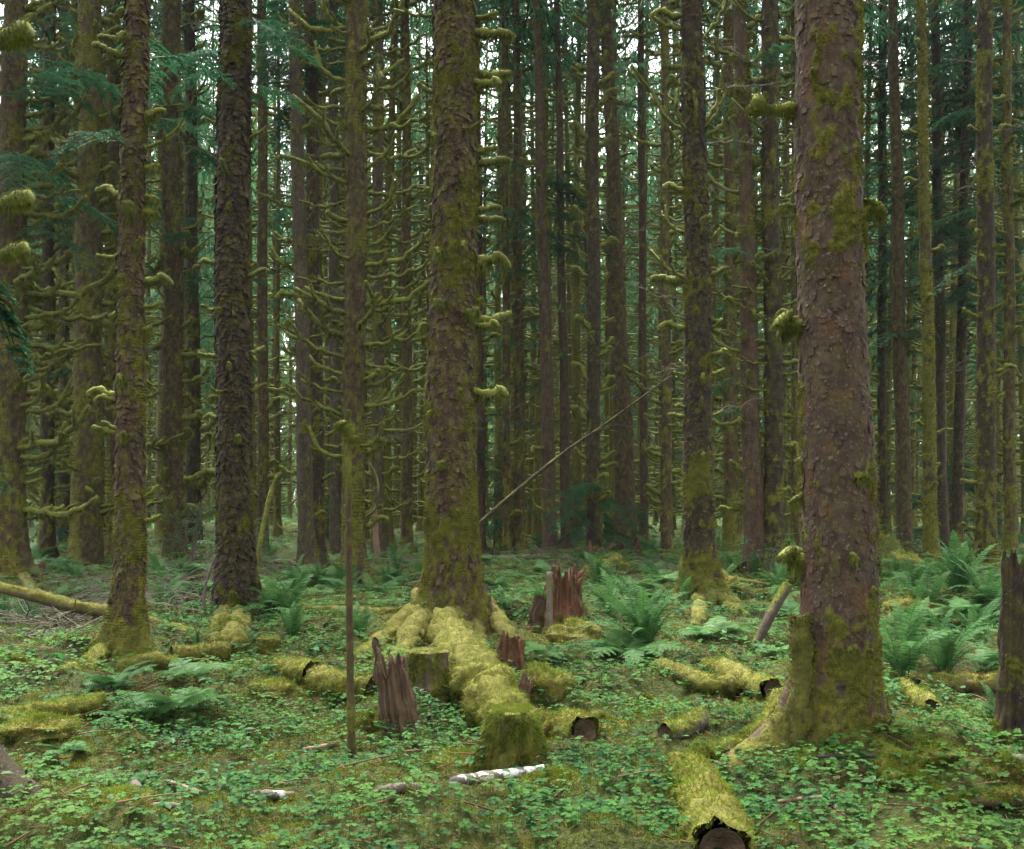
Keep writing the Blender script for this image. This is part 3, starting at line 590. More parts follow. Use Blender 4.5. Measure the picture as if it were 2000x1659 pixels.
Ki = spruce('dark spruce with comb of stubs next to the stand edge', 96, 22, 92, 28, 1092, 'bark_dark', moss=.35, det=1, flakes=500, fuzz=1500, flare=.3, seed=33, crown=C4[2], crown_z=13, Ht=29)
wild(Ki, 72, ['stub', 'arm', 'stub'], 1, None, (.7, 1.1), (0, 30), False)
Kj = spruce('thin spruce crowded with ascending mossy prongs', 124, 16, 126, 22, 1084, 'bark_dark', moss=.35, det=1, flakes=200, fuzz=1000, flare=.3, seed=34, crown=C4[3], crown_z=14, Ht=28)
wild(Kj, 66, ['stub', 'arm', 'spike'], 1, None, (.7, 1.1), (5, 40), False)
Kk = spruce('pale-lit mossy spruce with prongs, seen past the upcurved arms', 738, 20, 738, 24, 1090, 'bark_grey', moss=.5, det=1, flakes=200, fuzz=1500, flare=.3, seed=35, crown=CL[0], crown_z=15, Ht=27)
wild(Kk, 40, ['stub', 'arm'], 1, None, (.6, 1.0), (0, 30))
Kl = spruce('mossy-pronged spruce rising near the tall root-flared one', 792, 16, 796, 22, 1086, 'bark_brown', moss=.5, det=1, flakes=200, fuzz=1500, flare=.3, seed=36, crown=C4[0], crown_z=15, Ht=27)
wild(Kl, 44, ['stub', 'arm', 'spike'], 1, None, (.6, 1.0), (5, 40))
Km = spruce('brown spruce tucked in the shadow of the tall root-flared one', 930, 14, 940, 18, 1088, 'bark_red', moss=.2, det=1, flakes=200, fuzz=500, flare=.3, seed=37, crown=CL[1], crown_z=14, Ht=27)
wild(Km, 16, ['stub', 'knob'], 1, None, (.5, .9))
Kn = spruce('smooth brown spruce in front of olive ones, left bare of stubs', 650, 16, 655, 22, 1090, 'bark_grey', moss=.12, det=1, flakes=300, fuzz=300, flare=.3, seed=38, crown=C4[1], crown_z=14, Ht=28)
wild(Kn, 10, ['dead', 'knob'], 2, None, (.6, 1.0))
Ko = spruce('lean mossy spruce tight against the slim yellow-mossed one', 985, 12, 990, 17, 1086, 'bark_brown', moss=.45, det=1, flakes=100, fuzz=600, flare=.3, seed=39, crown=CL[2], crown_z=13, Ht=26)
wild(Ko, 24, ['dead', 'spike', 'stub'], 1, None, (.5, .9))

for T in (Fm, Ga, Gb, Gc, Gd, Ge, Gf, Ia, Ib, Ic, Ja, Kc, Kf, Ki, Kj, Kk, Kl, Cc, Hh): wild(T, 11, ['dead'], 2.5, None, (.3, .75), (-25, 45))
# --- near trunk whose foot shows at the frame's edge, with a low green bough
N0 = spruce('near dark trunk foot with a low green bough above', -180, 90, -100, 140, 1560, 'bark_dark', moss=.2, cell=.05, det=1, flakes=400, fuzz=1500, flare=.3, lobes=[(-.25, 1.1, .16, .4), (-1.3, .4, .2, .4), (math.pi, .5, .2, .4)], seed=40, crown=C4[2], crown_z=15, Ht=28, low_moss=0)
near_bough = bough_mesh(81, .5, 1.9)
for py, a, p, s in ((545, -.1, -22, .9), (560, -.5, -30, .8), (600, .25, -12, .75), (860, -.2, -20, .55), (930, -.3, -35, .5)):
    branch(N0, None, at_py(N0, py), a, math.radians(p), s, mesh=near_bough, name='bough')
for py, s in ((85, 1.25), (405, 1.1), (505, 1.0)):
    branch(N0, None, at_py(N0, py), -.05, 0, s, mesh=big_arm(int(py), .45, .004))

# --- green boughs hanging among the trunks
def boughs(T, n, z0, z1, sc=(.8, 1.4), pitch=(-25, 10)):
    for i in range(n):
        branch(T, None, z0 + (z1 - z0) * (i + T.rng.random()) / n, T.rng.uniform(0, 6.28), math.radians(T.rng.uniform(*pitch)), T.rng.uniform(*sc), mesh=BOUGH[T.rng.integers(4)], name='bough')
for T, n, y0, y1, sc in ((E, 4, 20, 330, (.35, .55)), (Fm, 14, 0, 460, (.55, .9)), (Ga, 14, 60, 700, (.45, .8)), (Gf, 26, 0, 210, (.5, .9)), (Ge, 12, 0, 160, (.5, .8)), (Dd, 6, 10, 160, (.3, .5)), (Jd, 10, 330, 480, (.8, 1.3)),
                     (Jc, 7, 330, 420, (.8, 1.2)), (Ja, 14, 930, 1050, (.5, .8)), (Ko, 14, 500, 900, (.5, .9)), (Kd, 26, 20, 520, (.8, 1.3)), (Ke, 40, 0, 640, (.9, 1.5)), (Kg, 36, 0, 700, (.9, 1.5)),
                     (Kf, 20, 120, 700, (.7, 1.1)), (Ki, 26, 40, 900, (.8, 1.2)), (Gb, 16, 20, 500, (.8, 1.2)), (Gc, 18, 0, 560, (.7, 1.1)), (Gd, 14, 40, 640, (.7, 1.1)), (Ib, 5, 120, 300, (.5, .8)), (Ia, 6, 480, 900, (.4, .7))):
    boughs(T, n, at_py(T, y1), at_py(T, y0), sc)

# ------------------------------------------------------------------ the deeper rows of the stand
def far_tree_meshes(seed):
    rng = np.random.default_rng(seed); g = Geo(); Ht = 29.0
    zs = np.concatenate([np.linspace(-.3, 1.2, 6), np.linspace(1.6, Ht, 40)]); t = np.maximum(zs, 0) / Ht
    rad = .19 * (1 - t * .9) + .12 * np.exp(-np.maximum(zs, 0) / .35)
    path = np.stack([.10 * np.sin(zs * .25 + seed), .10 * np.sin(zs * .21 + 2 * seed), zs], -1)
    V, N = add_tube(g, path, rad, 12, amp=.016, freq=5, seed=seed, caps=False)
    g.m[-1] = np.clip(rng.choice([.25, .45, .7]) + .6 * fbm(V * 1.2, seed, 2), 0, 1); g.t[-1] = _hash((V[:, 0] * 40).astype(int), (V[:, 2] * 12).astype(int), (V[:, 1] * 40).astype(int), seed)
    tr = g.mesh('trunk', ['bark_brown', 'bark_grey', 'bark_brown', 'bark_red'][seed % 4])
    gb = Geo()
    for k in range(170):
        z = .8 + 19 * rng.random(); a = rng.uniform(0, 6.28); L = rng.uniform(.2, .75); o = np.array([math.cos(a), math.sin(a), 0]); c = np.array([.10 * math.sin(z * .25 + seed), .10 * math.sin(z * .21 + 2 * seed), z])
        p = spline([c + o * .1, c + o * (.15 + L * .5) + [0, 0, rng.uniform(-.03, .05)], c + o * (.15 + L) + [0, 0, rng.uniform(-.05, .3)]], 5)
        bare = rng.random() < .3
        V, N = add_tube(gb, p, np.linspace(.046, .030, 5) * (.25 if bare else 1), 5, moss=.05 if bare else .9, tint=rng.random(), amp=.006, freq=12, seed=k)
        if not bare:
            i = rng.integers(0, len(V), 22); blades(gb, V[i], N[i], .07, .022, .8, rng, .4)
    return tr, gb.mesh('mossy_limbs', 'branch_wood', False)
FT = [far_tree_meshes(i) for i in range(6)]
rng = np.random.default_rng(4242); spots = []
taken = [(T.base.x, T.base.y) for T in (Fm, Ga, Gb, Gc, Gd, Ge, Gf, Gg, Ia, Ib, Ic, Ja, Jb, Jc, Jd, Je, Jf, Jg, Ka, Kb, Kc, Kd, Ke, Kf, Kg, Kh, Ki, Kj, Kk, Kl, Km, Kn, Ko)]
tries = 0
while len(spots) < 205 and tries < 9000:
    tries += 1; D = 32 + 25 * rng.random() ** .9 if len(spots) < 135 else rng.uniform(58, 78); px = rng.uniform(-60, 2060); x = (px - 1000) / FPX * D
    if 945 < px < 985 and D > 36: continue
    if min((x - a) ** 2 + (D - b) ** 2 for a, b in spots + taken) < 1.8: continue
    spots.append((x, D))
for i, (x, D) in enumerate(spots):
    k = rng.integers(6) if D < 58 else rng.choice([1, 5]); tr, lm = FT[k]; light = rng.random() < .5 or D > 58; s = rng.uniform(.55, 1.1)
    tone = ['brown', 'greyish', 'brown', 'reddish', 'brown', 'greyish'][k]
    lab = ('slim %s mossy spruce in the crowded deep rows' if D < 50 else 'distant %s spruce pole in the farther rows' if D < 58 else 'pale thin spruce pole in the light beyond the %s rows') % (tone if D < 58 else 'crowded')
    t = thing('spruce_tree', lab, 'tree', (x, D, Hs(x, D)), rng.uniform(0, 6.28), 'spruces in the middle rows' if D < 50 else 'spruces in the farthest rows', 1.0)
    t.rotation_euler = (rng.normal() * .008, rng.normal() * .008, rng.uniform(0, 6.28))
    put('trunk', tr, t, sc=(s, s, 1)); put('mossy_limbs', lm, t, kind='stuff', sc=(1, 1, 1))
    cz = rng.uniform(14, 22) if rng.random() < .66 or D < 40 else rng.uniform(5, 10)
    if D > 58: cz = rng.uniform(12, 18)
    if 1055 < 1000 + x / D * FPX < 1150 and D > 40: cz = 24.0
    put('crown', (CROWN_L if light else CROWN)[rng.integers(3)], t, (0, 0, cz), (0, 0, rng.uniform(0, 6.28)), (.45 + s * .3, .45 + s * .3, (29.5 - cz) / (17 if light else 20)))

brng = np.random.default_rng(77); back = []
while len(back) < 22:                                   # the stand goes on unseen round the camera, added to cut front sky fill
    x, y = brng.uniform(-24, 24), brng.uniform(-26, 16)
    if y > -2.5 and abs(x) < .62 * max(y, 0) + 4.5 or min([(x - a) ** 2 + (y - b) ** 2 for a, b in back] + [99]) < 14: continue
    back.append((x, y)); k = brng.integers(6); tr, lm = FT[k]
    t = thing('spruce_tree', 'unseen mossy spruce of the stand round the viewpoint', 'tree', (x, y, Hs(x, y)), brng.uniform(0, 6.28), 'unseen spruces round the viewpoint')
    put('trunk', tr, t); put('mossy_limbs', lm, t, kind='stuff')
    cz = brng.uniform(7, 11); put('crown', CROWN[brng.integers(4)], t, (0, 0, cz), (0, 0, brng.uniform(0, 6.28)), (1.0, 1.0, (29.5 - cz) / 20))
def far_wood():
    """the wood beyond, one mass of foliage and poles"""
    rng = np.random.default_rng(9); g = Geo(); n = 0
    for k in range(300):
        D = rng.uniform(84, 130); x = rng.uniform(-.62, .62) * D; h = rng.uniform(26, 38); z0 = rng.choice([.2, .5, 3]); R = rng.uniform(2.0, 3.6)
        m = 500; z = z0 + (h - z0) * rng.random(m) ** 1.2; f = 1 - (z - z0) / (h - z0 + 1); a = rng.uniform(0, 6.28, m); r = R * (.2 + .9 * f) * rng.random(m) ** .5
        P = np.stack([x + r * np.cos(a), D + r * np.sin(a), z], -1); d = norm(np.stack([np.cos(a) * .5, np.sin(a) * .5, -rng.uniform(.2, 1.4, m)], -1)); ln = rng.uniform(.6, 1.4, m)[:, None]
        w = norm(np.cross(d, rng.normal(size=(m, 3)))) * rng.uniform(.16, .42, m)[:, None]
        g.add(np.stack([P, P + d * ln * .4 + w, P + d * ln, P + d * ln * .4 - w], 1).reshape(-1, 3), np.arange(m * 4).reshape(-1, 4), 0, np.repeat(rng.uniform(.1, 1, m), 4))
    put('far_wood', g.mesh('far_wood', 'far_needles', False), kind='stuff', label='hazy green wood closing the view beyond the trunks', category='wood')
far_wood()

# ------------------------------------------------------------------ haze between the trunks
def build_haze():
    m, nt, nd, lk = _mat('haze')
    v = nd.new('ShaderNodeVolumePrincipled'); v.inputs['Color'].default_value = (.86, .93, .92, 1); v.inputs['Density'].default_value = .00022; v.inputs['Anisotropy'].default_value = .2
    o = nd.new('ShaderNodeOutputMaterial'); lk.new(v.outputs[0], o.inputs['Volume'])
    x0, x1, y0, y1, z0, z1 = -1200, 1200, -60, 960, -1.6, 40
    V = [(x, y, z) for z in (z0, z1) for y in (y0, y1) for x in (x0, x1)]
    F = [(0, 2, 3, 1), (4, 5, 7, 6), (0, 1, 5, 4), (2, 6, 7, 3), (0, 4, 6, 2), (1, 3, 7, 5)]
    put('haze', Geo().add(V, F).mesh('haze', 'haze', False), kind='stuff', label='thin pale mist hanging between the trunks')
build_haze()

# ------------------------------------------------------------------ roots, logs, sticks
def log(name, label, cat, pts, mat='log_moss', moss=.7, fuzz=2500, nth=30, nseg=70, amp=.16, ends=(True, True), seed=0, group=None, parent=None, bury=.15, D=None, base=None, fl=.026, fw=.005, tint=.55, endmat='cut_wood'):
    """a lying stem through photo positions (column, row, half thickness in photo pixels[, depth])"""
    rng = np.random.default_rng(seed + 70); C = []
    for p in pts:
        px, py, rp = p[:3]
        if len(p) > 3: c = W(px, py, p[3]); r = rp * p[3] / FPX
        else:
            g0 = gp(px, py + rp); r = rp * g0.y / FPX; c = Vector((g0.x, g0.y + r * .3, g0.z + r * (1 - bury)))
        C.append((*c, r))
    C = np.array(C); o = Vector(C[0, :3]) if base is None else base
    S = spline(C, nseg); path = S[:, :3] - np.array(o); rad = np.maximum(S[:, 3], .004); rm = rad.mean()
    g = Geo(); V, N = add_tube(g, path, rad, nth, amp=amp * rm, freq=1.1 / max(rm, .02) ** .8, seed=seed, caps=(not ends[0], not ends[1]), tint=.5)
    m = np.clip(smooth(-.9, .5, N[:, 2] + (moss - .5) * 3.2 + .9 * fbm((V + np.array(o)) * 4.5, seed + 3, 3)) * (1.25 if moss > .6 else 1.0), 0, 1) * (moss > 0); g.m[-1] = m
    if moss > .3: g.V[-1] = V + N * (m * .3 * rm * (.2 + .9 * fbm(V * 9, seed + 9, 2) + .9 * fbm((V + np.array(o)) * 3.2, seed + 19, 2) + .5 * fbm((V + np.array(o)) * 26, seed + 29, 2)))[:, None] * (np.arange(len(V)) < len(V) - 2)[:, None]; V = g.V[-1]
    L = np.linalg.norm(path[-1] - path[0])
    if parent is None: ob = put(name, g.mesh(name, mat), None, o, label=label, category=cat, group=group)
    else: ob = put(name, g.mesh(name, mat), parent)
    if fuzz:
        w = m[:-2] ** 2 + .003; i = rng.choice(len(V) - 2, fuzz, p=w / w.sum()); gm = Geo()
        nx = np.where(i + nth < len(V) - 2, i + nth, i); Pj = V[i] + (V[nx] - V[i]) * rng.random((fuzz, 1)) + rng.normal(size=(fuzz, 3)) * rm * .06
        blades(gm, Pj, N[i], fl, fw, .35, rng, .6, tint=np.clip(tint + .3 * N[i][:, 2] + .35 * fbm((V[i] + np.array(o)) * 4, seed + 4, 2), 0, 1))
        hg = np.where((N[i][:, 2] < -.05) & (rng.random(fuzz) < .5))[0]
        if len(hg): blades(gm, Pj[hg], N[i][hg] * .3, fl * 2.4, fw, 1.2, rng, .2, tint=.3)
        put('moss', gm.mesh('moss', 'moss_fuzz', False), ob, kind='stuff')
    for e, on in zip((0, -1), ends):
        if not on: continue
        t = norm((path[0] - path[1] if e == 0 else path[-1] - path[-2])[None])[0]; c = path[e] + t * (.10 * rm); r = rad[e] * .84; nn = 20
        u = norm(np.cross(t, [0, 0, 1.0] if abs(t[2]) < .9 else [1.0, 0, 0])[None])[0]; v = np.cross(t, u); a = np.arange(nn) * 2 * math.pi / nn
        Vc, Fc = [], []
        for q, rr_ in enumerate((1.0, .8, .55, .25)):
            jag = (_hash(np.arange(nn), np.full(nn, q), np.full(nn, seed), 3) - .5)[:, None] * .3 * r
            Vc.append(c + (u * np.cos(a)[:, None] + v * np.sin(a)[:, None]) * r * rr_ * (1 + (.12 * (_hash(np.arange(nn), np.full(nn, q), np.full(nn, seed), 8) - .7)[:, None] if q else 0)) + t * (jag - (1 - rr_) ** .6 * r * .7))
        Vc = np.concatenate(Vc + [[c - t * r * .8]]); j = np.arange(nn); k = (j + 1) % nn
        Fc = np.concatenate([np.stack([q * nn + j, q * nn + k, (q + 1) * nn + k, (q + 1) * nn + j], -1) for q in range(3)])
        ge = Geo().add(Vc, Fc, 0.0, .3); ge.F3.append(np.stack([3 * nn + j, 3 * nn + k, np.full(nn, 4 * nn)], -1))
        put('cut_end', ge.mesh('cut_end', endmat), ob)
    return ob
def root(T, pts, **kw):
    kw.setdefault('moss', .5); kw.setdefault('fuzz', 1800)
    return log('root', None, None, pts, parent=T.root, base=T.base, ends=(False, False), **{'bury': .62, 'amp': .3, **kw})
# roots of the tall middle spruce
root(B, [(836, 1160, 20, 13.2), (800, 1205, 24), (755, 1245, 20), (715, 1275, 15), (690, 1292, 9)], seed=1, tint=.6, fuzz=4500, bury=.2, moss=.55)
root(B, [(850, 1170, 22, 12.9), (815, 1215, 26), (782, 1262, 22), (745, 1300, 12)], seed=2, fuzz=3000, tint=.3, moss=.5)
root(B, [(925, 1160, 20, 13.1), (965, 1215, 17), (1010, 1250, 15), (1060, 1272, 9)], seed=3, moss=.42, fuzz=2200, bury=.25)
root(B, [(885, 1165, 24, 12.9), (892, 1215, 26), (905, 1262, 18)], seed=4, fuzz=1800, tint=.5)
root(B, [(918, 1190, 14, 12.9), (935, 1240, 15), (952, 1278, 9)], seed=5, moss=.35, fuzz=600)
# roots of the huge red spruce
root(A, [(1540, 1370, 30, 6.9), (1500, 1420, 26), (1450, 1447, 24), (1395, 1462, 16), (1350, 1478, 8)], seed=6, fuzz=7000, tint=.6)
root(A, [(1600, 1445, 18, 6.75), (1580, 1480, 15), (1545, 1512, 5)], seed=7, fuzz=3000)
root(A, [(1690, 1430, 20, 6.8), (1740, 1470, 20), (1790, 1515, 16), (1835, 1548, 5)], seed=8, fuzz=6000, tint=.6)
root(A, [(1715, 1420, 18, 7.1), (1760, 1440, 14), (1810, 1452, 8)], seed=9, fuzz=1600)
# roots of the leaning spruce, the shaggy one, the whorled one, the one with arms
root(E, [(236, 1240, 16, 11.4), (205, 1265, 17), (165, 1292, 15), (120, 1308, 9)], seed=10, fuzz=3500, tint=.65)
root(E, [(268, 1262, 10, 11.2), (300, 1285, 10), (335, 1292, 7)], seed=11, fuzz=1500)
root(Dd, [(440, 1190, 18, 14.6), (430, 1222, 20), (415, 1250, 9)], seed=12, fuzz=1500, tint=.3)
root(Dd, [(465, 1200, 22, 14.2), (455, 1235, 24), (440, 1262, 12)], seed=13, fuzz=2500, tint=.35)
root(Hh, [(1360, 1155, 13, 16.4), (1368, 1190, 15), (1355, 1222, 8)], seed=14, fuzz=1500, tint=.55)
root(Hh, [(1395, 1150, 14, 16.6), (1425, 1178, 13), (1460, 1202, 7)], seed=15, fuzz=1500, tint=.5)
root(Hh, [(1400, 1125, 14, 17.0), (1450, 1150, 15), (1500, 1160, 9)], seed=16, fuzz=1500, tint=.4)
root(Cc, [(678, 1125, 10, 19.3), (655, 1148, 9), (628, 1165, 5)], seed=17, fuzz=900)
root(Cc, [(706, 1125, 10, 19.3), (738, 1150, 9), (780, 1162, 5)], seed=18, fuzz=900)
root(Gb, [(40, 1120, 12, 21), (58, 1140, 10), (75, 1150, 5)], seed=19, fuzz=500, moss=.4)

log('fallen_log', 'fat mossy fallen log running from the spruce root to the block stump', 'log', [(866, 1215, 26), (893, 1268, 37), (930, 1320, 45), (968, 1372, 47), (1000, 1415, 44)], seed=20, fuzz=20000, tint=.6, moss=.8, nth=40, nseg=110, ends=(True, False), fl=.034, fw=.0045)
log('fallen_log', 'furry green log with a dark hollow end on the oxalis', 'log', [(1345, 1492, 30), (1366, 1530, 42), (1388, 1572, 49), (1414, 1640, 54)], seed=21, fuzz=15000, tint=.6, moss=.9, nth=28, fl=.026, amp=.12, bury=.5)
log('short_log', 'short mossy log with a rotten open end beside the block stump', 'log', [(1048, 1418, 30), (1095, 1424, 32), (1142, 1426, 30)], seed=22, fuzz=5000, tint=.55, moss=.8, fl=.03)
log('short_log', 'short grey-barked log half sunk in brown moss', 'log', [(1300, 1436, 15), (1335, 1424, 18), (1370, 1413, 19)], 'dead_wood', seed=23, fuzz=900, moss=.42)
log('fallen_log', 'mossy log with bare grey tip touching the huge spruce', 'log', [(1378, 1290, 16), (1420, 1308, 19), (1465, 1328, 21), (1512, 1345, 22)], seed=24, fuzz=4500, tint=.62, moss=.62)
log('fallen_log', 'lichen-spotted mossy log under the drooping bracken', 'log', [(1285, 1300, 14), (1340, 1318, 18), (1395, 1336, 18), (1440, 1345, 14)], seed=25, fuzz=3200, tint=.45, moss=.6)
log('leaning_log', 'grey log leaning aslant behind the huge spruce', 'log', [(1466, 1280, 8, 10.9), (1502, 1208, 10, 11.1), (1538, 1143, 10, 11.3)], 'branch_wood', seed=26, fuzz=500, moss=.22, amp=.1)
log('fallen_log', 'long pale log sloping down to the leaning spruce', 'log', [(-40, 1140, 10, 12.6), (60, 1163, 11, 12.5), (140, 1184, 12, 12.4), (225, 1200, 12, 12.3), (300, 1220, 12, 12.1), (370, 1238, 12, 11.9), (440, 1256, 11, 11.7)], 'log_moss', seed=27, fuzz=3500, tint=.45, moss=.42, nseg=60)
log('short_log', 'dull mossy log with a sawn end below the shaggy trunk', 'log', [(335, 1282, 15), (395, 1276, 17), (448, 1272, 18)], seed=28, fuzz=2600, tint=.2, moss=.6)
log('fallen_log', 'yellow mossy log across the foot of the leaning spruce', 'log', [(232, 1292, 11), (280, 1290, 13), (325, 1292, 12), (345, 1300, 8)], seed=29, fuzz=3000, tint=.6, moss=.9)
log('fallen_log', 'rounded mossy log with shadowed end before the thin pole', 'log', [(545, 1302, 17), (580, 1310, 21), (612, 1322, 22)], seed=30, fuzz=3500, tint=.55, moss=.8)
log('fallen_log', 'dark-ended mossy log lying behind the thin broken pole', 'log', [(612, 1322, 18), (660, 1336, 24), (722, 1352, 27)], seed=31, fuzz=4000, tint=.5, moss=.75)
log('fallen_log', 'low golden moss-buried log in the fern patch', 'log', [(-30, 1400, 15), (60, 1392, 18), (130, 1386, 18), (200, 1380, 14)], seed=32, fuzz=6000, tint=.62, moss=.95, amp=.3)
log('fallen_log', 'moss-buried yellow log behind the thin pole by ferns', 'log', [(585, 1190, 7), (660, 1192, 9), (740, 1192, 8), (790, 1188, 5)], seed=33, fuzz=2000, tint=.6, moss=.9)
log('fallen_log', 'bare bleached log lying far off by the slim trunks', 'log', [(930, 1089, 4), (1000, 1089, 4.5), (1075, 1086, 4)], 'pale_stick', seed=34, fuzz=0, moss=0)
log('fallen_log', 'brown log resting against the whorled spruce', 'log', [(1408, 1126, 5), (1450, 1136, 7), (1492, 1141, 7)], 'rotten_wood', seed=35, fuzz=200, moss=.3)
log('fallen_log', 'mossy log in the dark by the sword ferns', 'log', [(1790, 1336, 16), (1850, 1334, 18), (1930, 1336, 18), (1990, 1342, 15)], seed=36, fuzz=3500, tint=.3, moss=.5)
log('fallen_log', 'short mossy log pointing at the dark fern log', 'log', [(1768, 1338, 13), (1795, 1358, 16), (1822, 1380, 15)], seed=37, fuzz=2800, tint=.55, moss=.8)
log('fallen_log', 'pale peeled log among ferns past the huge trunk', 'log', [(1755, 1196, 6), (1810, 1198, 7), (1880, 1200, 6)], 'log_moss', seed=38, fuzz=700, moss=.35)
log('fallen_log', 'shadowed dark log slanting out of the frame low down', 'log', [(1850, 1568, 9), (1920, 1563, 14), (2030, 1556, 16)], 'log_moss', seed=39, fuzz=2000, tint=.3, moss=.45)
log('short_log', 'grey cut log end beside the tall broken snag', 'log', [(1950, 1487, 15), (1990, 1489, 16), (2060, 1492, 16)], 'dead_wood', seed=40, fuzz=200, moss=.2)
log('fallen_log', 'thin grey log lying by the dim edge trunks', 'log', [(-20, 1146, 8), (30, 1150, 10), (62, 1152, 9)], 'dead_wood', seed=41, fuzz=0, moss=.1)
log('fallen_log', 'mossy log behind the shaggy scaled trunk', 'log', [(365, 1134, 7), (420, 1133, 8), (470, 1134, 7)], seed=42, fuzz=900, tint=.4, moss=.7)
log('fallen_log', 'whitish thin log between the grey-brown spruces', 'log', [(515, 1103, 4), (550, 1109, 4.5), (585, 1112, 4)], 'dead_wood', seed=43, fuzz=0, moss=.1)

def stick(label, pts, mat='pale_stick', moss=.1, seed=0, fuzz=0, D=None, twigs=0, name='stick', group=None):
    pts = [p if D is None else (*p[:3], D) for p in pts]
    o = log(name, label, 'stick', pts, mat, moss=moss, fuzz=fuzz, nth=7, nseg=18, amp=.18, ends=(False, False), seed=seed, bury=-.2, group=group)
    rng = np.random.default_rng(seed); me = o.data; n = len(me.vertices)
    for k in range(twigs):
        i = int(rng.integers(2, 16)); c = np.mean([me.vertices[i * 7 + q].co for q in range(7)], axis=0); c2 = np.mean([me.vertices[(i + 1) * 7 + q].co for q in range(7)], axis=0)
        d = norm((c2 - c)[None])[0] * rng.uniform(.3, 1) + rng.normal(size=3) * [.5, .3, .6]; l = rng.uniform(.25, .9)
        g = Geo(); add_tube(g, spline([c, c + d * l * .5, c + d * l + [0, 0, rng.uniform(-.1, .1)]], 7), np.linspace(.007, .002, 7), 4, moss=moss * .5)
        put('twig', g.mesh('twig', mat), o)
    return o
stick('white-blotched stick lying before the block stump', [(885, 1532, 10), (940, 1522, 11), (1005, 1515, 12), (1064, 1504, 10)], 'lichen_stick', 0, 50)
stick('dark stick with one white lichen patch', [(488, 1556, 9), (520, 1555, 9), (575, 1556, 7)], 'lichen_stick', .1, 51)
stick('thin orange stick slanting on the brown moss', [(328, 1527, 4), (400, 1552, 5), (498, 1581, 4)], 'pale_stick', 0, 52)
stick('dark bare stick low in the clover', [(270, 1575, 5), (330, 1577, 6), (378, 1580, 5)], 'dead_wood', .1, 53)
stick('small tan stick in the clover near the thin pole', [(592, 1465, 4), (630, 1460, 5), (656, 1453, 4)], 'pale_stick', 0, 54)
stick('long thin twig across the foot of the huge spruce', [(1480, 1492, 3.5), (1560, 1482, 4), (1640, 1477, 5), (1710, 1478, 4)], 'dead_wood', .15, 55)
stick('grey twig in the clover by the furry green log', [(1618, 1566, 5), (1635, 1580, 5), (1650, 1597, 4)], 'dead_wood', 0, 56)
stick('brown stick lying in the clover beneath the huge spruce', [(1520, 1567, 4), (1600, 1560, 5), (1675, 1558, 4)], 'pale_stick', 0, 57)
stick('dark stick tip left of the white-blotched stick', [(765, 1517, 4), (810, 1519, 5), (848, 1521, 4)], 'dead_wood', .1, 58)
stick('purplish dead stick under the clover near the block stump', [(745, 1545, 8), (780, 1543, 10), (815, 1541, 8)], 'dead_wood', 0, 59)
stick('grey upright pole propped on the rotting red stump', [(1073, 1118, 6, 12.3), (1073, 1180, 6.5, 12.2), (1073, 1262, 7.5, 12.1)], 'dead_wood', .3, 60, fuzz=200)
stick('thin twig leaning over the rotting red stump', [(1010, 1200, 2.5, 13.2), (1060, 1213, 2.5, 13.2), (1130, 1250, 2.5, 13.2)], 'dead_wood', .2, 61)
stick('dead twig standing before the shaggy scaled trunk', [(398, 1206, 3.5, 13.4), (400, 1150, 3, 13.4), (420, 1085, 2.5, 13.4)], 'dead_wood', .2, 62, twigs=3)
stick('short brown stub lying by the mossy roots', [(270, 1545, 9), (262, 1530, 12), (285, 1512, 6)], 'dead_wood', 0, 63)

# the thin broken pole in the foreground
def pole():
    t = thing('broken_pole', 'thin upright broken pole flecked with moss', 'dead tree', gp(688, 1497))
    D = gp(688, 1497).y; b = t.location
    log('stem', None, None, [(679, 800, 2.5, D), (680, 840, 5, D), (681, 1000, 6, D), (683, 1250, 7.2, D), (686, 1420, 8.2, D), (689, 1510, 9, D)], 'bark_brown', moss=.40, fuzz=1800, nth=12, nseg=70, parent=t, base=b, ends=(False, False), seed=70, fl=.014, fw=.003, tint=.3)
    put('mossy_stub', big_arm(71, .05, .012), t, W(678, 838, D) - b, (0, -.1, math.pi - .3), .9)
    put('mossy_stub', big_arm(72, .035, .006), t, W(684, 858, D) - b, (0, .3, -.4), .6)
pole()

# the dead pole leaning behind the middle spruce
def dead_pole():
    rng = np.random.default_rng(5); a = gp(752, 1216); t = thing('leaning_dead_pole', 'long bare dead pole leaning behind the tall spruce, twigs spread at its tip', 'dead tree', a)
    pts = [(752, 1222, 6, 13.9), (822, 1141, 5.5, 14.0), (930, 1030, 5, 14.2), (1030, 942, 4, 14.4), (1110, 878, 3, 14.6), (1180, 830, 2.2, 14.8), (1310, 735, 1.2, 15.0)]
    log('stem', None, None, pts, 'bark_dark', moss=.05, fuzz=0, nth=9, nseg=60, parent=t, base=a, ends=(False, False), seed=73, amp=.08)
    tw = [((958, 1005), (948, 965), (944, 940)), ((1100, 886), (1110, 850), (1118, 790)), ((1140, 850), (1130, 790), (1150, 740)), ((1150, 848), (1200, 830), (1290, 845)), ((1180, 836), (1180, 790), (1215, 765)), ((1050, 925), (1060, 860), (1055, 830)),
          ((1220, 800), (1240, 760), (1235, 730)), ((1010, 955), (1080, 960), (1140, 1000)), ((1170, 838), (1215, 850), (1180, 900)), ((1290, 750), (1300, 720), (1295, 690))]
    for q in tw:
        g = Geo(); p = spline([W(x, y, 14.2 + (x - 930) / 480 + rng.uniform(-.1, .1) * k) - a for k, (x, y) in enumerate(q)], 8); add_tube(g, np.array(p), np.linspace(.006, .002, 8), 4)
        put('twig', g.mesh('twig', 'bark_dark'), t)
dead_pole()

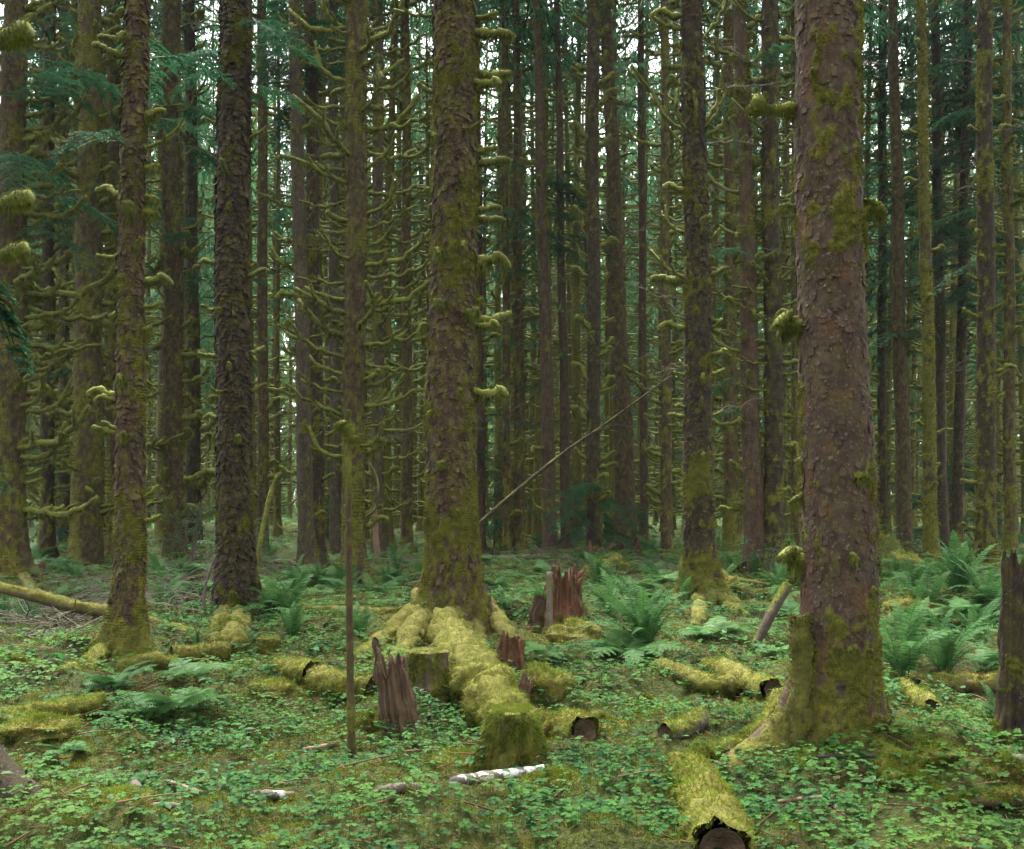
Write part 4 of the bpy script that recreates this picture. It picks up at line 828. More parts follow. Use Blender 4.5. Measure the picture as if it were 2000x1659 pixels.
# ------------------------------------------------------------------ stumps
def stump(label, px, pyb, wpx, hpx, mat='rotten_wood', moss=.2, seed=0, jag=.35, spires=(), fuzz=600, flat=False, taper=.25, name='stump', lean=0.0, nth=64, group=None, depth=0, hollow=True):
    """a broken or sawn stump; spires = (angle, width, extra height share)"""
    rng = np.random.default_rng(seed + 300); b = gp(px, pyb); s = b.y / FPX; r = wpx / 2 * s; h = hpx * s; b.y += r * .6
    th = np.arange(nth) * 2 * math.pi / nth; nz = 26
    cyl = np.stack([np.cos(th), np.sin(th), th * 0], -1)
    top = h * (1 + (0 if flat else jag * (.55 * fbm(cyl * 2.2 + seed, seed, 2) + .5 * (_hash(np.arange(nth) // 2, np.zeros(nth, int), np.zeros(nth, int), seed) - .5))))
    for a, w, e in spires: top = top + h * e * np.exp(-(np.angle(np.exp(1j * (th - a))) / w) ** 2)
    top = np.maximum(top + np.zeros(nth), h * .25)
    t = np.linspace(-.12, 1, nz); Z = t[:, None] * top[None]
    col = .09 * r * (_hash(np.arange(nth) // 2, np.zeros(nth, int), np.zeros(nth, int), seed + 9) - .5) + .07 * r * fbm(cyl * 3.1, seed + 2, 2)
    R = r * (1 - taper * np.clip(Z / max(h, .01), 0, 1.3)) + r * .35 * np.exp(-np.maximum(Z, 0) / (.16 * h + .02)) * (.6 + .8 * fbm(cyl * 1.6, seed + 4, 2))[None] + r * .22 * fbm(np.stack([np.tile(np.cos(th), nz) * 1.4, np.tile(np.sin(th), nz) * 1.4, Z.ravel() / max(r, .05) * .7], -1), seed + 15, 3).reshape(nz, nth) * (1 - .5 * flat) + col[None] * (.6 + .4 * fbm(np.stack([Z.ravel() * 5, Z.ravel() * 0 + 1, np.tile(th, nz)], -1), seed + 5, 2).reshape(nz, nth))
    V = np.stack([R * np.cos(th) + lean * Z, R * np.sin(th), Z], -1).reshape(-1, 3)
    if flat: V = V + np.tile(cyl, (nz, 1)) * (r * (.16 * fbm((V + np.array(b)) * (1.6 / r), seed + 31, 3) + .07 * fbm((V + np.array(b)) * (6 / r), seed + 32, 2)))[:, None]
    N = np.tile(cyl, (nz, 1)); i = np.arange(nz - 1)[:, None] * nth; j = np.arange(nth)[None]; k = (j + 1) % nth
    F = np.stack([i + j, i + k, i + nth + k, i + nth + j], -1).reshape(-1, 4)
    m = np.clip(smooth(-.2, .5, fbm((V + np.array(b)) * 5, seed + 6, 3) + (moss - .5) * 2.4 - (0 if flat else .5 * (V[:, 2] / h - .4))), 0, 1)
    root_ = thing(name, label, 'stump', b, 0, group)
    tn = np.tile(_hash(np.arange(nth) // 2, np.zeros(nth, int), np.zeros(nth, int), seed + 11), nz)
    put('wood', Geo().add(V, F, m, tn).mesh('wood', mat), root_)
    # inside
    rims = V.reshape(nz, nth, 3)[-1]; c = rims.mean(0); dep = -.05 * h if flat else .45 * h
    ins = [rims, rims + (c - rims) * (.25 if not flat else .12) * [1, 1, 0] - [0, 0, (.05 if not flat else -.03) * h]]
    for q in (.5, .8): ins.append(np.concatenate([(rims + (c - rims) * q)[:, :2], (rims[:, 2] * (1 - q) + (c[2] - dep) * q + (rng.normal(size=nth) * .02 * h if not flat else rng.normal(size=nth) * .004))[:, None]], 1))
    Vi = np.concatenate(ins + [[[c[0], c[1], c[2] - dep]]]); Fi = np.concatenate([np.stack([q * nth + j[0], q * nth + k[0], (q + 1) * nth + k[0], (q + 1) * nth + j[0]], -1) for q in range(3)])
    gi = Geo().add(Vi, Fi, (min(1, moss * 1.3) if flat else moss * .3), .35); gi.F3.append(np.stack([3 * nth + j[0], 3 * nth + k[0], np.full(nth, 4 * nth)], -1))
    tp = put('top' if flat else 'hollow', gi.mesh('top', 'log_moss' if flat else mat), root_)
    if fuzz:
        px_ = b.y / 1050; w = m ** 2 + .002; i = rng.choice(len(V), fuzz, p=w / w.sum()); gm = Geo()
        P = V[i] + rng.normal(size=(fuzz, 3)) * r * .04
        blades(gm, P, N[i], max(.024, 2 * px_), max(.004, .7 * px_), .7, rng, .45, tint=np.clip(.42 + .5 * fbm(V[i] * 6, seed + 8, 2), 0, 1))
        if flat:
            q = rng.random(fuzz // 2) ** .5 * r * .95 * (1 - taper); a = rng.uniform(0, 6.28, fuzz // 2)
            blades(gm, np.stack([q * np.cos(a) + lean * h, q * np.sin(a), c[2] + 0 * q], -1), np.tile([[0, 0, 1.0]], (fuzz // 2, 1)), max(.024, 2 * px_), max(.004, .7 * px_), .1, rng, .7, tint=.75)
        put('moss', gm.mesh('moss', 'moss_fuzz', False), root_, kind='stuff')
    return root_
stump('jagged red rotten stump, split and tapering to a tall splinter', 784, 1440, 74, 140, 'rotten_wood', .06, 1, .35, [(math.pi - .15, .32, .45), (-2.3, .2, .18), (-1.0, .2, .1)], 500, taper=.16, lean=-.16, nth=110)
stump('sawn stump furred in dark moss by the red rotten one', 838, 1378, 84, 106, 'log_moss', .62, 2, flat=True, fuzz=6000, taper=.12, lean=-.04)
stump('square block stump topped with yellow moss at the log end', 994, 1502, 116, 104, 'log_moss', .8, 3, flat=True, fuzz=15000, taper=.2, lean=.05)
stump('big crumbling orange-brown stump with a spire', 1104, 1228, 100, 92, 'rotten_red', .40, 4, .8, [(-1.9, .35, .4), (-.9, .3, .25), (.6, .4, .3)], 4500, taper=.30, nth=110)
stump('blackened stump half rotted beside the orange-brown spire', 1058, 1232, 52, 62, 'rotten_wood', .35, 5, .6, [(-2.2, .3, .4)], 1200, taper=.5)
stump('small ragged red stump wedged against the spruce root', 998, 1305, 52, 50, 'rotten_red', .12, 6, .6, [(-1.3, .25, .5), (-2.4, .25, .3), (-.5, .3, .2)], 400, taper=.12)
stump('sawn stump with moss rim near the shaggy trunk', 522, 1288, 42, 40, 'log_moss', .75, 7, flat=True, fuzz=1800, taper=.05)
stump('rotting red stump base carrying the smooth leaning spruce', 1228, 1098, 54, 34, 'rotten_red', .3, 8, .4, [(-2.6, .4, .5), (-.4, .4, .6)], 500, taper=.2)
stump('uprooted dark stump with moss-draped shoulder', 1162, 1120, 40, 44, 'rotten_wood', .4, 9, .5, [(2.6, .5, .5)], 700, taper=.3)
stump('tall dark snag broken off above the ferns', 1988, 1472, 64, 372, 'bark_dark', .45, 10, .10, [(-2.4, .5, .05)], 6000, taper=.42, name='broken_snag', nth=72)
stump('tiny mossy stump at the edge by the long pale log', 30, 1300, 28, 22, 'log_moss', .9, 11, flat=True, fuzz=900)
stump('small moss-capped stump among the far trunks past the huge one', 1893, 1102, 24, 30, 'rotten_wood', .55, 12, .3, (), 300)
stump('reddish stump remnant beside the edge trunk', 72, 1128, 24, 28, 'rotten_red', .2, 13, .5, (), 100)
stump('crooked mossy stub with dark bark in the root tangle', 1018, 1362, 30, 48, 'rotten_wood', .55, 14, .5, [(-2.0, .4, .4)], 1400, taper=.2, lean=.25)
stump('low mossy stump among the clover by the rounded log', 480, 1310, 34, 18, 'log_moss', .9, 15, flat=True, fuzz=1200)

# ------------------------------------------------------------------ ferns
def frond_sword(seed):
    """unit-long sword fern frond: arching stalk with narrow leaflets either side"""
    rng = np.random.default_rng(seed); g = Geo(); t = np.linspace(0, 1, 12); a, d = rng.uniform(.75, 1.05), rng.uniform(.55, .95)
    path = np.stack([t * (1 - .12 * t), .06 * rng.normal() * t * t, a * t - d * t ** 2.2], -1)
    add_tube(g, path, np.linspace(.006, .002, 12), 3, caps=False, tint=.15)
    n = 34; k = np.linspace(.10, .99, n); P = np.stack([np.interp(k, t, path[:, c]) for c in range(3)], -1); T = norm(np.gradient(P, axis=0)); S = norm(np.cross(T, [0, 0, 1.0])); Nn = np.cross(S, T)
    ln = .125 * np.sin(math.pi * np.clip(k * .93 + .10, 0, 1)) ** .7 * (1.12 - .45 * k) + .008
    for s in (-1, 1):
        L = (ln * rng.uniform(.88, 1.08, n))[:, None]; dr = norm(S * s + T * .28 + Nn * rng.uniform(-.30, .12, n)[:, None]); w = T * .0125
        V = np.stack([P - w * .7, P + w * .7, P + dr * L * .6 + w * .8, P + dr * L - Nn * .02 * L / .1 * .3, P + dr * L * .6 - w * .5], 1).reshape(-1, 3)
        b = (np.arange(n) * 5)[:, None]; g.add(V, np.concatenate([b + [0, 1, 2], b + [0, 2, 4], b + [4, 2, 3]]), 0, np.repeat(rng.uniform(.1, .9, n), 5))
    return g.mesh('frond', 'fern', False)
def frond_bracken(seed, np_=13, nq=8):
    """unit-long bracken frond: a flat triangular blade of toothed side leaflets"""
    rng = np.random.default_rng(seed); g = Geo(); t = np.linspace(0, 1, 10); a, d = rng.uniform(.35, .6), rng.uniform(.45, .65)
    path = np.stack([t, .05 * rng.normal() * t * t, a * t - d * t * t], -1); add_tube(g, path, np.linspace(.006, .002, 10), 3, caps=False, tint=.3)
    for i, k in enumerate(np.linspace(.22, .97, np_)):
        P = np.array([np.interp(k, t, path[:, c]) for c in range(3)]); T = norm((np.array([np.interp(min(k + .03, 1), t, path[:, c]) for c in range(3)]) - np.array([np.interp(k - .03, t, path[:, c]) for c in range(3)]))[None])[0]
        S = norm(np.cross(T, [0, 0, 1.0])[None])[0]; Nn = np.cross(S, T); L = (.36 * (1 - k) ** .75 + .03) * rng.uniform(.9, 1.1)
        for s in (-1, 1):
            q = np.linspace(.05, .97, nq); dr = norm((S * s + T * .42 + Nn * rng.uniform(-.28, .02))[None])[0]; A = P + dr * (q * L)[:, None] - Nn * (.10 * L * q ** 2)[:, None]
            cr = norm(np.cross(dr, Nn)[None])[0]; ll = (.30 * L * (1 - q) ** .6 + .012)[:, None]; wb = dr * (L / nq * .42)
            for s2 in (-1, 1):
                tip = A + (cr * s2 + dr * .35) * ll - Nn * ll * .12; m_ = (A + tip) / 2
                V = np.stack([A - wb, A + wb, m_ + wb * .9, tip, m_ - wb * .9], 1).reshape(-1, 3)
                b = (np.arange(nq) * 5)[:, None]; g.add(V, np.concatenate([b + [0, 1, 2], b + [0, 2, 4], b + [4, 2, 3]]), 0, np.repeat(np.clip(rng.uniform(.2, .7) + rng.uniform(-.2, .2, nq), 0, 1), 5))
    return g.mesh('frond', 'bracken', False)
FS = [frond_sword(600 + i) for i in range(5)]; FB = [frond_bracken(640 + i) for i in range(5)]
frng = np.random.default_rng(31)
def fern(label, px, py, size_px, kind='sword', n=14, group=None, fan=(0, 2 * math.pi), steep=(.1, .75), lift=0.0, name=None):
    b = gp(px, py); L = size_px * b.y / FPX * (1.25 if kind == 'sword' else 1.15); b.z += lift - (.02 if kind == 'sword' else -.12 * L)
    t = thing(name or ('sword_fern' if kind == 'sword' else 'bracken_fern'), label, 'fern', b, 0, group)
    S = FS if kind == 'sword' else FB
    for i in range(n):
        a = fan[0] + (fan[1] - fan[0]) * (i + frng.uniform(-.35, .35)) / n; l = L * frng.uniform(.7, 1.1)
        put('frond', S[frng.integers(5)], t, (frng.normal() * .03 * L, frng.normal() * .03 * L, 0), (frng.uniform(-.25, .25), -frng.uniform(*steep) - (.12 if kind != 'sword' else 0), a), l)
    return t
fern('tall bright sword fern between the block stump and the whorled spruce', 1258, 1265, 128, n=26, steep=(.25, .95))
fern('drooping bracken arching over the lichen-spotted log', 1225, 1292, 112, 'bracken', 11, steep=(-.15, .25))
fern('flat bracken fan beside the orange-brown stump', 1062, 1288, 62, 'bracken', 6, steep=(-.05, .3))
fern('pale bracken at the foot of the whorled spruce', 1400, 1258, 95, 'bracken', 10, steep=(0, .4))
fern('low bracken tucked against the huge spruce', 1525, 1288, 60, 'bracken', 7, steep=(0, .3))
fern('lush dark bracken on the golden moss-buried log', 275, 1412, 105, 'bracken', 8, steep=(.15, .6))
fern('dark bracken spray spreading from the golden log to the clover', 355, 1405, 95, 'bracken', 7, steep=(.1, .5))
fern('bracken clump rising at the back of the golden log', 215, 1362, 90, 'bracken', 7, steep=(.05, .5))
fern('bracken fans below the foot of the leaning spruce', 370, 1335, 80, 'bracken', 9, steep=(.0, .3))
fern('sword fern fringe beside the shaggy scaled trunk', 535, 1198, 66, n=16, steep=(.3, 1.0))
fern('sword fern over the sawn stump with moss rim', 572, 1252, 66, n=15, steep=(.3, 1.0))
fern('sword fern leaning on the middle spruce root', 700, 1248, 72, n=16, steep=(.3, .95))
fern('small sword fern on the dull mossy sawn log', 385, 1258, 46, n=10, steep=(.3, .9))
fern('sword fern at the shaggy trunk foot in front of moss', 480, 1262, 44, n=10, steep=(.3, .9))
fern('upright sword fern in the gap behind the crumbling stump', 1168, 1150, 62, n=14, steep=(.5, 1.1))
fern('broad sword fern with arching fronds past the huge trunk', 1872, 1176, 105, n=24, steep=(.2, .95))
fern('dense sword fern beneath the stout scaly spruce', 1925, 1200, 100, n=22, steep=(.2, .9))
fern('sword fern in shade under the moss-wrapped spruce', 1812, 1142, 52, n=16, steep=(.4, 1.1))
fern('blue-green sword fern beside the huge trunk edge', 1765, 1322, 140, n=16, steep=(.2, .9))
fern('sprawling sword fern over the mossy log in the dark', 1842, 1314, 125, n=22, steep=(.15, .8))
fern('bracken pressed against the tall dark snag', 1942, 1318, 72, 'bracken', 9, steep=(.1, .5))
fern('sword fern drooping before the tall dark snag', 1952, 1420, 80, n=11, steep=(.2, .8), fan=(math.pi * .5, math.pi * 1.6))
fern('sword fern between the pale peeled log and snag', 1905, 1262, 95, n=16, steep=(.2, .9))
fern('bracken shading the pale peeled log', 1800, 1236, 62, 'bracken', 9, steep=(.1, .5))
fern('sword fern behind the long pale log', 170, 1186, 46, n=14, steep=(.3, 1.0))
fern('sword fern in the twig litter behind the leaning spruce', 350, 1138, 44, n=14, steep=(.3, 1.0))
fern('small sword fern by the edge trunk', 122, 1118, 38, n=12, steep=(.3, 1.0))
fern('dark frond cluster low in the clover at the edge', 130, 1480, 62, 'bracken', 8, steep=(.0, .4))
fern('sword fern by the root of the tall middle spruce', 985, 1190, 50, n=12, steep=(.3, .9))
fern('bracken between the middle spruce and the blackened stump', 965, 1168, 45, 'bracken', 9, steep=(.1, .5))
fern('bracken growing behind the bright tall sword fern', 1290, 1180, 55, 'bracken', 10, steep=(.1, .5))
fern('bracken under the uprooted dark stump', 1215, 1170, 50, 'bracken', 10, steep=(.1, .5))
k = 0
while k < 175:                                     # the ferns scattered down the stand
    px = frng.uniform(-20, 2020); py = HZ + 92 + 160 * frng.random() ** 1.4
    if py > 1180 and (600 < px < 1000 or 1330 < px < 1700): continue
    if 1080 < py < 1300 and any(abs(px - q) < 26 for q in (885, 460, 1368, 250)): continue
    sw = frng.random() < .5; g0 = gp(px, py); k += 1
    fern('low sword fern scattered among the slim trunks' if sw else 'low bracken scattered among the slim trunks', px, py, frng.uniform(.35, .65) * FPX / g0.y, 'sword' if sw else 'bracken', 9 if sw else 6, 'sword ferns scattered in the stand' if sw else 'bracken scattered in the stand', steep=(.2, .9) if sw else (.05, .5))

# ------------------------------------------------------------------ leafy shrubs and saplings
def shrub_mesh(seed, h=1.5):
    rng = np.random.default_rng(seed); st = Geo(); lf = Geo()
    for k in range(7):
        a = rng.uniform(0, 6.28); l = h * rng.uniform(.6, 1); o = np.array([math.cos(a), math.sin(a), 0]) * rng.uniform(.2, .5) * h
        p = spline([(0, 0, 0), o * .4 + [0, 0, l * .55], o + [0, 0, l]], 9); add_tube(st, p, np.linspace(.009, .003, 9), 4)
        for q in range(9):
            b = p[rng.integers(3, 9)]; d = norm((rng.normal(size=3) * [1, 1, .35])[None])[0] * rng.uniform(.15, .4); w = spline([b, b + d * .5, b + d], 5); add_tube(st, w, np.linspace(.003, .0015, 5), 3)
            m = 16; kk = rng.random(m); P = b + d * kk[:, None] + rng.normal(size=(m, 3)) * .02; dr = norm(rng.normal(size=(m, 3)) * [1, 1, .4]); ln = rng.uniform(.03, .06, m)[:, None]; ww = norm(np.cross(dr, [0, 0, 1.0])) * ln * .32
            lf.add(np.stack([P, P + dr * ln * .5 + ww, P + dr * ln, P + dr * ln * .5 - ww], 1).reshape(-1, 3), np.arange(m * 4).reshape(-1, 4), 0, np.repeat(rng.random(m), 4))
    return st.mesh('stems', 'dead_wood'), lf.mesh('leaves', 'shrub_leaf', False)
SH = [shrub_mesh(700 + i) for i in range(3)]
for i, (lab, px, py, s) in enumerate((('bright leafy huckleberry bush before the thin dark-red spruce', 372, 1118, 1.35), ('small leafy bush by the straight scaly spruce', 325, 1112, .8), ('leafy sprig beside the shaggy scaled trunk', 505, 1120, .9),
                                      ('young leafy bush near the whorled spruce foot', 1408, 1118, .5), ('low leafy bush under the smooth plum-brown spruce', 1735, 1120, .7), ('leafy bush in front of the scaly dark spruce', 1500, 1140, .55))):
    t = thing('leafy_bush', lab, 'bush', gp(px, py), i * 1.3); put('stems', SH[i % 3][0], t, sc=s); put('leaves', SH[i % 3][1], t, sc=s)
def sapling(label, px, py, h, n=26):
    b = gp(px, py); t = thing('hemlock_sapling', label, 'sapling', b); g = Geo(); add_tube(g, np.array([(0, 0, -.05), (.02, 0, h * .5), (0, .02, h)]), [.03, .02, .006], 6, moss=.4)
    put('trunk', g.mesh('trunk', 'branch_wood'), t)
    for i in range(n):
        z = h * (.12 + .85 * i / n); put('bough', BOUGH[frng.integers(4)], t, (0, 0, z), (0, -frng.uniform(-.5, .3), frng.uniform(0, 6.28)), (.25 + .65 * (1 - i / n)) * h / 3.2)
sapling('young hemlock growing beside the smooth leaning spruce', 1165, 1085, 2.6)
sapling('small hemlock sapling near the stand-edge fern', 1240, 1092, 1.7, 18)
sapling('feathery hemlock sapling among slim trunks by the clearing', 965, 1078, 3.2, 28)
sapling('hemlock sapling in the dim rows past the huge spruce', 1850, 1078, 4.2, 34)
sapling('hemlock sapling in front of the far poles near the arms', 630, 1078, 3.0, 24)
sapling('slim hemlock sapling in shade by the comb-stubbed spruce', 150, 1080, 4.0, 30)

# the mossy thin sapling leaning by the shaggy trunk, and the spindly dead ones
stick('thin mossy sapling leaning beside the shaggy trunk', [(500, 1160, 5, 17), (508, 1060, 5, 17), (530, 960, 4, 17.2), (542, 930, 3, 17.2)], 'branch_wood', .55, 80, fuzz=500, twigs=2, name='leaning_sapling')
stick('bowed mossy twig curving beside the armed spruce', [(715, 1010, 2.5, 18.5), (735, 990, 2.5, 18.5), (738, 940, 2.2, 18.5), (722, 905, 2, 18.6)], 'branch_wood', .4, 81, name='bowed_twig')
stick('short pale snag standing behind the armed spruce', [(737, 1104, 7, 26), (734, 1040, 6, 26), (731, 990, 5, 26)], 'pale_stick', .2, 82, name='pale_snag')

# ------------------------------------------------------------------ brushwood, moss, clover
def brushwood():
    rng = np.random.default_rng(12); g = Geo()
    for (px, py, spx, spy, n) in ((330, 1165, 90, 40, 170), (120, 1200, 100, 30, 120), (420, 1120, 60, 25, 70), (1040, 1090, 70, 8, 90), (560, 1100, 60, 14, 60), (1150, 1120, 40, 16, 40), (80, 1250, 70, 20, 50), (1300, 1120, 60, 16, 40), (820, 1110, 120, 12, 40)):
        for k in range(int(n * 1.8)):
            qy = max(py + rng.normal() * spy * .7, 1060); yy = CAM_H * FPX / (qy - HZ); xx = (px + rng.normal() * spx * .7 - 1000) / FPX * yy; b = np.array([xx, yy, Hs(xx, yy)]); l = rng.uniform(.3, 1.2); a = rng.uniform(0, 6.28); d = np.array([math.cos(a), math.sin(a), rng.uniform(-.05, .35)])
            p = spline([b + [0, 0, .03], b + d * l * .5 + [0, 0, rng.uniform(0, .15)], b + d * l + rng.normal(size=3) * .1 + [0, 0, .05]], 6); add_tube(g, p, np.linspace(.009, .002, 6) * rng.uniform(.6, 1.3), 3, tint=rng.random(), moss=.2 * (rng.random() < .3), caps=False)
    put('brushwood', g.mesh('brushwood', 'dead_wood'), kind='stuff', label='tangle of fallen dead twigs among the trunks', category='brushwood')
brushwood()
COVER = [(*gp(1700, 1545)[:2], 1.3, .55), (*gp(1900, 1520)[:2], .9, .5), (*gp(600, 1420)[:2], 1.2, .35), (*gp(1420, 1400)[:2], 1.1, .3), (*gp(1200, 1440)[:2], .9, -.45), (*gp(960, 1520)[:2], .6, -.3), (*gp(1330, 1440)[:2], .5, -.3), (*gp(1560, 1590)[:2], .8, .4), (*gp(250, 1610)[:2], .9, .35), (*gp(850, 1620)[:2], .8, .35), (*gp(1150, 1600)[:2], .6, .3)]
def cover_mask(x, y):
    return sum(a * np.exp(-((x - u) ** 2 + (y - v) ** 2) / (r * r)) for u, v, r, a in COVER) + fbm(np.stack([x * .55, y * .55, x * 0 + 3.3], -1), 61, 3) + .35 * fbm(np.stack([x * 2.4, y * 2.4, x * 0], -1), 67, 2)
def fan_points(rng, n, y0, y1, power=1.0):
    """random ground points, evenly spread by area between two distances"""
    u = rng.random(n) ** power; y = np.sqrt(y0 * y0 + (y1 * y1 - y0 * y0) * u); x = rng.uniform(-1, 1, n) * (.56 * y + .5)
    return x, y
def clear_of(x, y):
    ok = np.ones(len(x), bool)
    for T in (A, B, Cc, Dd, E, Hh, Fm): ok &= (x - T.base.x) ** 2 + (y - T.base.y) ** 2 > (T.r0 * 1.02) ** 2
    return ok
LEAF3 = []
def oxalis():
    rng = np.random.default_rng(21); T, F = [], []
    for k in range(3):
        a = k * 2.094; c, s = math.cos(a), math.sin(a)
        for (u, v, w) in ((0, 0, 0), (.30, .40, .10), (.74, .46, .03), (.66, 0, -.05), (.74, -.46, .03), (.30, -.40, .10)): T.append((u * c - v * s, u * s + v * c, w - .12 * u))
        b = k * 6; F += [(b, b + 3, b + 2), (b, b + 2, b + 1), (b, b + 5, b + 4), (b, b + 4, b + 3)]
    T, F = np.array(T), np.array(F)
    g = Geo()
    for n, y0, y1, thr, sc in ((21000, 3.6, 8.5, -.16, .027), (21000, 8.5, 15, -.16, .036), (21000, 15, 28, -.25, .062), (9000, 28, 50, -.15, .12), (9000, 50, 125, -.8, .30)):
        x, y = fan_points(rng, n, y0, y1); m = cover_mask(x, y); k = (m > thr + rng.normal(size=n) * .16) & clear_of(x, y); x, y, m = x[k], y[k], m[k]; n = len(x)
        h = rng.uniform(.02, .11, n) * (1 + .3 * (y > 15)); P = np.stack([x, y, H(x, y) + h], -1)
        FF = F if y0 < 15 else np.array([q for b in (0, 6, 12) for q in ((b, b + 4, b + 2),)])
        stamp(g, T, FF, P, rng.uniform(0, 6.28, n), rng.uniform(0, 6.28, n), np.abs(rng.normal(size=n)) * .28, sc * rng.uniform(.4, 1.5, n), np.clip(rng.uniform(0, .8, n) + .25 * vnoise(P * 1.3, 5), 0, 1))
        if y0 < 10:
            st = np.stack([P - [0, 0, .09] - [.0016, 0, 0], P - [0, 0, .09] + [.0016, 0, 0], P], 1).reshape(-1, 3); g.add(st, np.arange(n * 3).reshape(-1, 3), 1, .3)
    put('clover_carpet', g.mesh('clover_carpet', 'oxalis', False), kind='stuff', label='carpet of green three-leaved clover on the forest floor', category='clover')
oxalis()
def herbs():
    """broader single leaves, small sprigs and fallen brown leaves among the clover"""
    rng = np.random.default_rng(27); g = Geo(); gd = Geo()
    T = np.array([(0, 0, 0), (.25, .30, .06), (.62, .26, .05), (1, 0, -.10), (.62, -.26, .05), (.25, -.30, .06), (.5, 0, -.02)]); F = np.array([(0, 6, 1), (1, 6, 2), (2, 6, 3), (3, 6, 4), (4, 6, 5), (5, 6, 0)])
    for n, y0, y1, sc in ((1500, 3.6, 9, .055), (1800, 9, 20, .075)):
        x, y = fan_points(rng, n, y0, y1); m = fbm(np.stack([x * .8, y * .8, x * 0 + 9], -1), 17, 2); k = (m > .1) & clear_of(x, y); x, y = x[k], y[k]; n = len(x)
        for q in range(3):
            P = np.stack([x, y, H(x, y) + rng.uniform(.03, .14, n)], -1); stamp(g, T, F, P, rng.uniform(0, 6.28, n), rng.uniform(0, 6.28, n), np.abs(rng.normal(size=n)) * .4, sc * rng.uniform(.4, 1.3, n), rng.uniform(0, .7, n))
    x, y = fan_points(rng, 800, 3.6, 14); n = len(x); P = np.stack([x, y, H(x, y) + rng.uniform(.015, .06, n)], -1)
    stamp(gd, T, F, P, rng.uniform(0, 6.28, n), rng.uniform(0, 6.28, n), np.abs(rng.normal(size=n)) * .5, .04 * rng.uniform(.4, 1.4, n), rng.uniform(0, 1, n))
    put('herb_layer', g.mesh('herb_layer', 'shrub_leaf', False), kind='stuff', label='broad single leaves of small herbs among the clover', category='herbs')
    put('fallen_leaves', gd.mesh('fallen_leaves', 'litter', False), kind='stuff', label='brown fallen leaves strewn over moss and clover', category='leaves')
herbs()
def ground_moss():
    rng = np.random.default_rng(33); g = Geo()
    for n, y0, y1, ln, w in ((230000, 3.6, 8.5, .034, .0048), (95000, 8.5, 16, .05, .012), (45000, 16, 32, .08, .026)):
        x, y = fan_points(rng, n, y0, y1); m = cover_mask(x, y); k = (m < .35 + rng.normal(size=n) * .3) & clear_of(x, y); x, y = x[k], y[k]; n = len(x)
        tuft = fbm(np.stack([x * 5, y * 5, x * 0], -1), 44, 2); P = np.stack([x, y, H(x, y) - .004 + .035 * np.clip(tuft, 0, 1)], -1)
        blades(g, P, np.tile([[0, 0, .7]], (n, 1)), ln, w, 0, rng, .75, tint=np.clip(.42 + .55 * tuft + .2 * vnoise(P * 1.1, 8), 0, 1))
    put('moss_carpet', g.mesh('moss_carpet', 'moss_ground', False), kind='stuff', label='feathery yellow-green moss covering the ground between plants', category='moss')
ground_moss()
def fern_carpet():
    """the low pale fern growth that runs together between the trunks"""
    rng = np.random.default_rng(55); g = Geo(); T, F = [], []
    for k in range(3):
        a = (k - 1) * .8; c, s = math.cos(a), math.sin(a); L = 1 - .25 * abs(k - 1)
        for i in range(7):
            u = .12 + .13 * i; w = .26 * (1 - u) + .03
            for sg in (-1, 1):
                b = len(T)
                for (p, q, z) in ((u, 0, 0), (u + .10, sg * w * .55, .01), (u + .16, sg * w, -.03), (u + .02, sg * w * .5, .01)): T.append(((p * c - q * s) * L, (p * s + q * c) * L, z + .10 * p - .16 * p * p)); 
                F.append((b, b + 1, b + 2, b + 3))
    T, F = np.array(T), np.array(F); sel = [q for q in range(len(F)) if (q // 2) % 7 in (1, 3, 5)]; T2 = np.concatenate([T[F[q]] * [1, 1.35, 1] for q in sel]); F2 = np.arange(len(T2)).reshape(-1, 4)
    for n, y0, y1, sc in ((900, 11, 18, .22), (2800, 18, 34, .31), (1600, 34, 60, .42), (5000, 58, 120, .85)):
        x, y = fan_points(rng, n, y0, y1); m = fbm(np.stack([x * .3, y * .3, x * 0 + 1], -1), 91, 2); k = (m > -.1) & clear_of(x, y); x, y = x[k], y[k]; n = len(x)
        P = np.stack([x, y, H(x, y) + rng.uniform(.08, .28, n)], -1)
        stamp(g, *((T, F) if y0 < 30 else (T2, F2)), P, rng.uniform(0, 6.28, n), rng.uniform(0, 6.28, n), np.abs(rng.normal(size=n)) * .2, sc * rng.uniform(.6, 1.3, n), rng.uniform(.2, 1, n))
    put('fern_undergrowth', g.mesh('fern_undergrowth', 'bracken', False), kind='stuff', label='low pale fern growth running together between the trunks', category='ferns')
fern_carpet()
def litter():
    rng = np.random.default_rng(71); g = Geo()
    x, y = fan_points(rng, 3600, 3.6, 16)
    for a, b, hz in zip(x, y, H(x, y)):
        l = .03 + .32 * rng.random() ** 3; t = rng.uniform(0, 6.28); c = np.array([a, b, hz + rng.uniform(.015, .05)]); d = np.array([math.cos(t), math.sin(t), rng.uniform(-.15, .2)]) * l
        add_tube(g, np.array([c, c + d * .5 + [0, 0, .005], c + d]), np.array([.0035, .003, .0015]) * (1 + 2.5 * l), 3, caps=False, tint=rng.random(), moss=0)
    put('needle_litter', g.mesh('needle_litter', 'litter'), kind='stuff', label='small twigs and brown needle litter on the moss', category='litter')
litter()

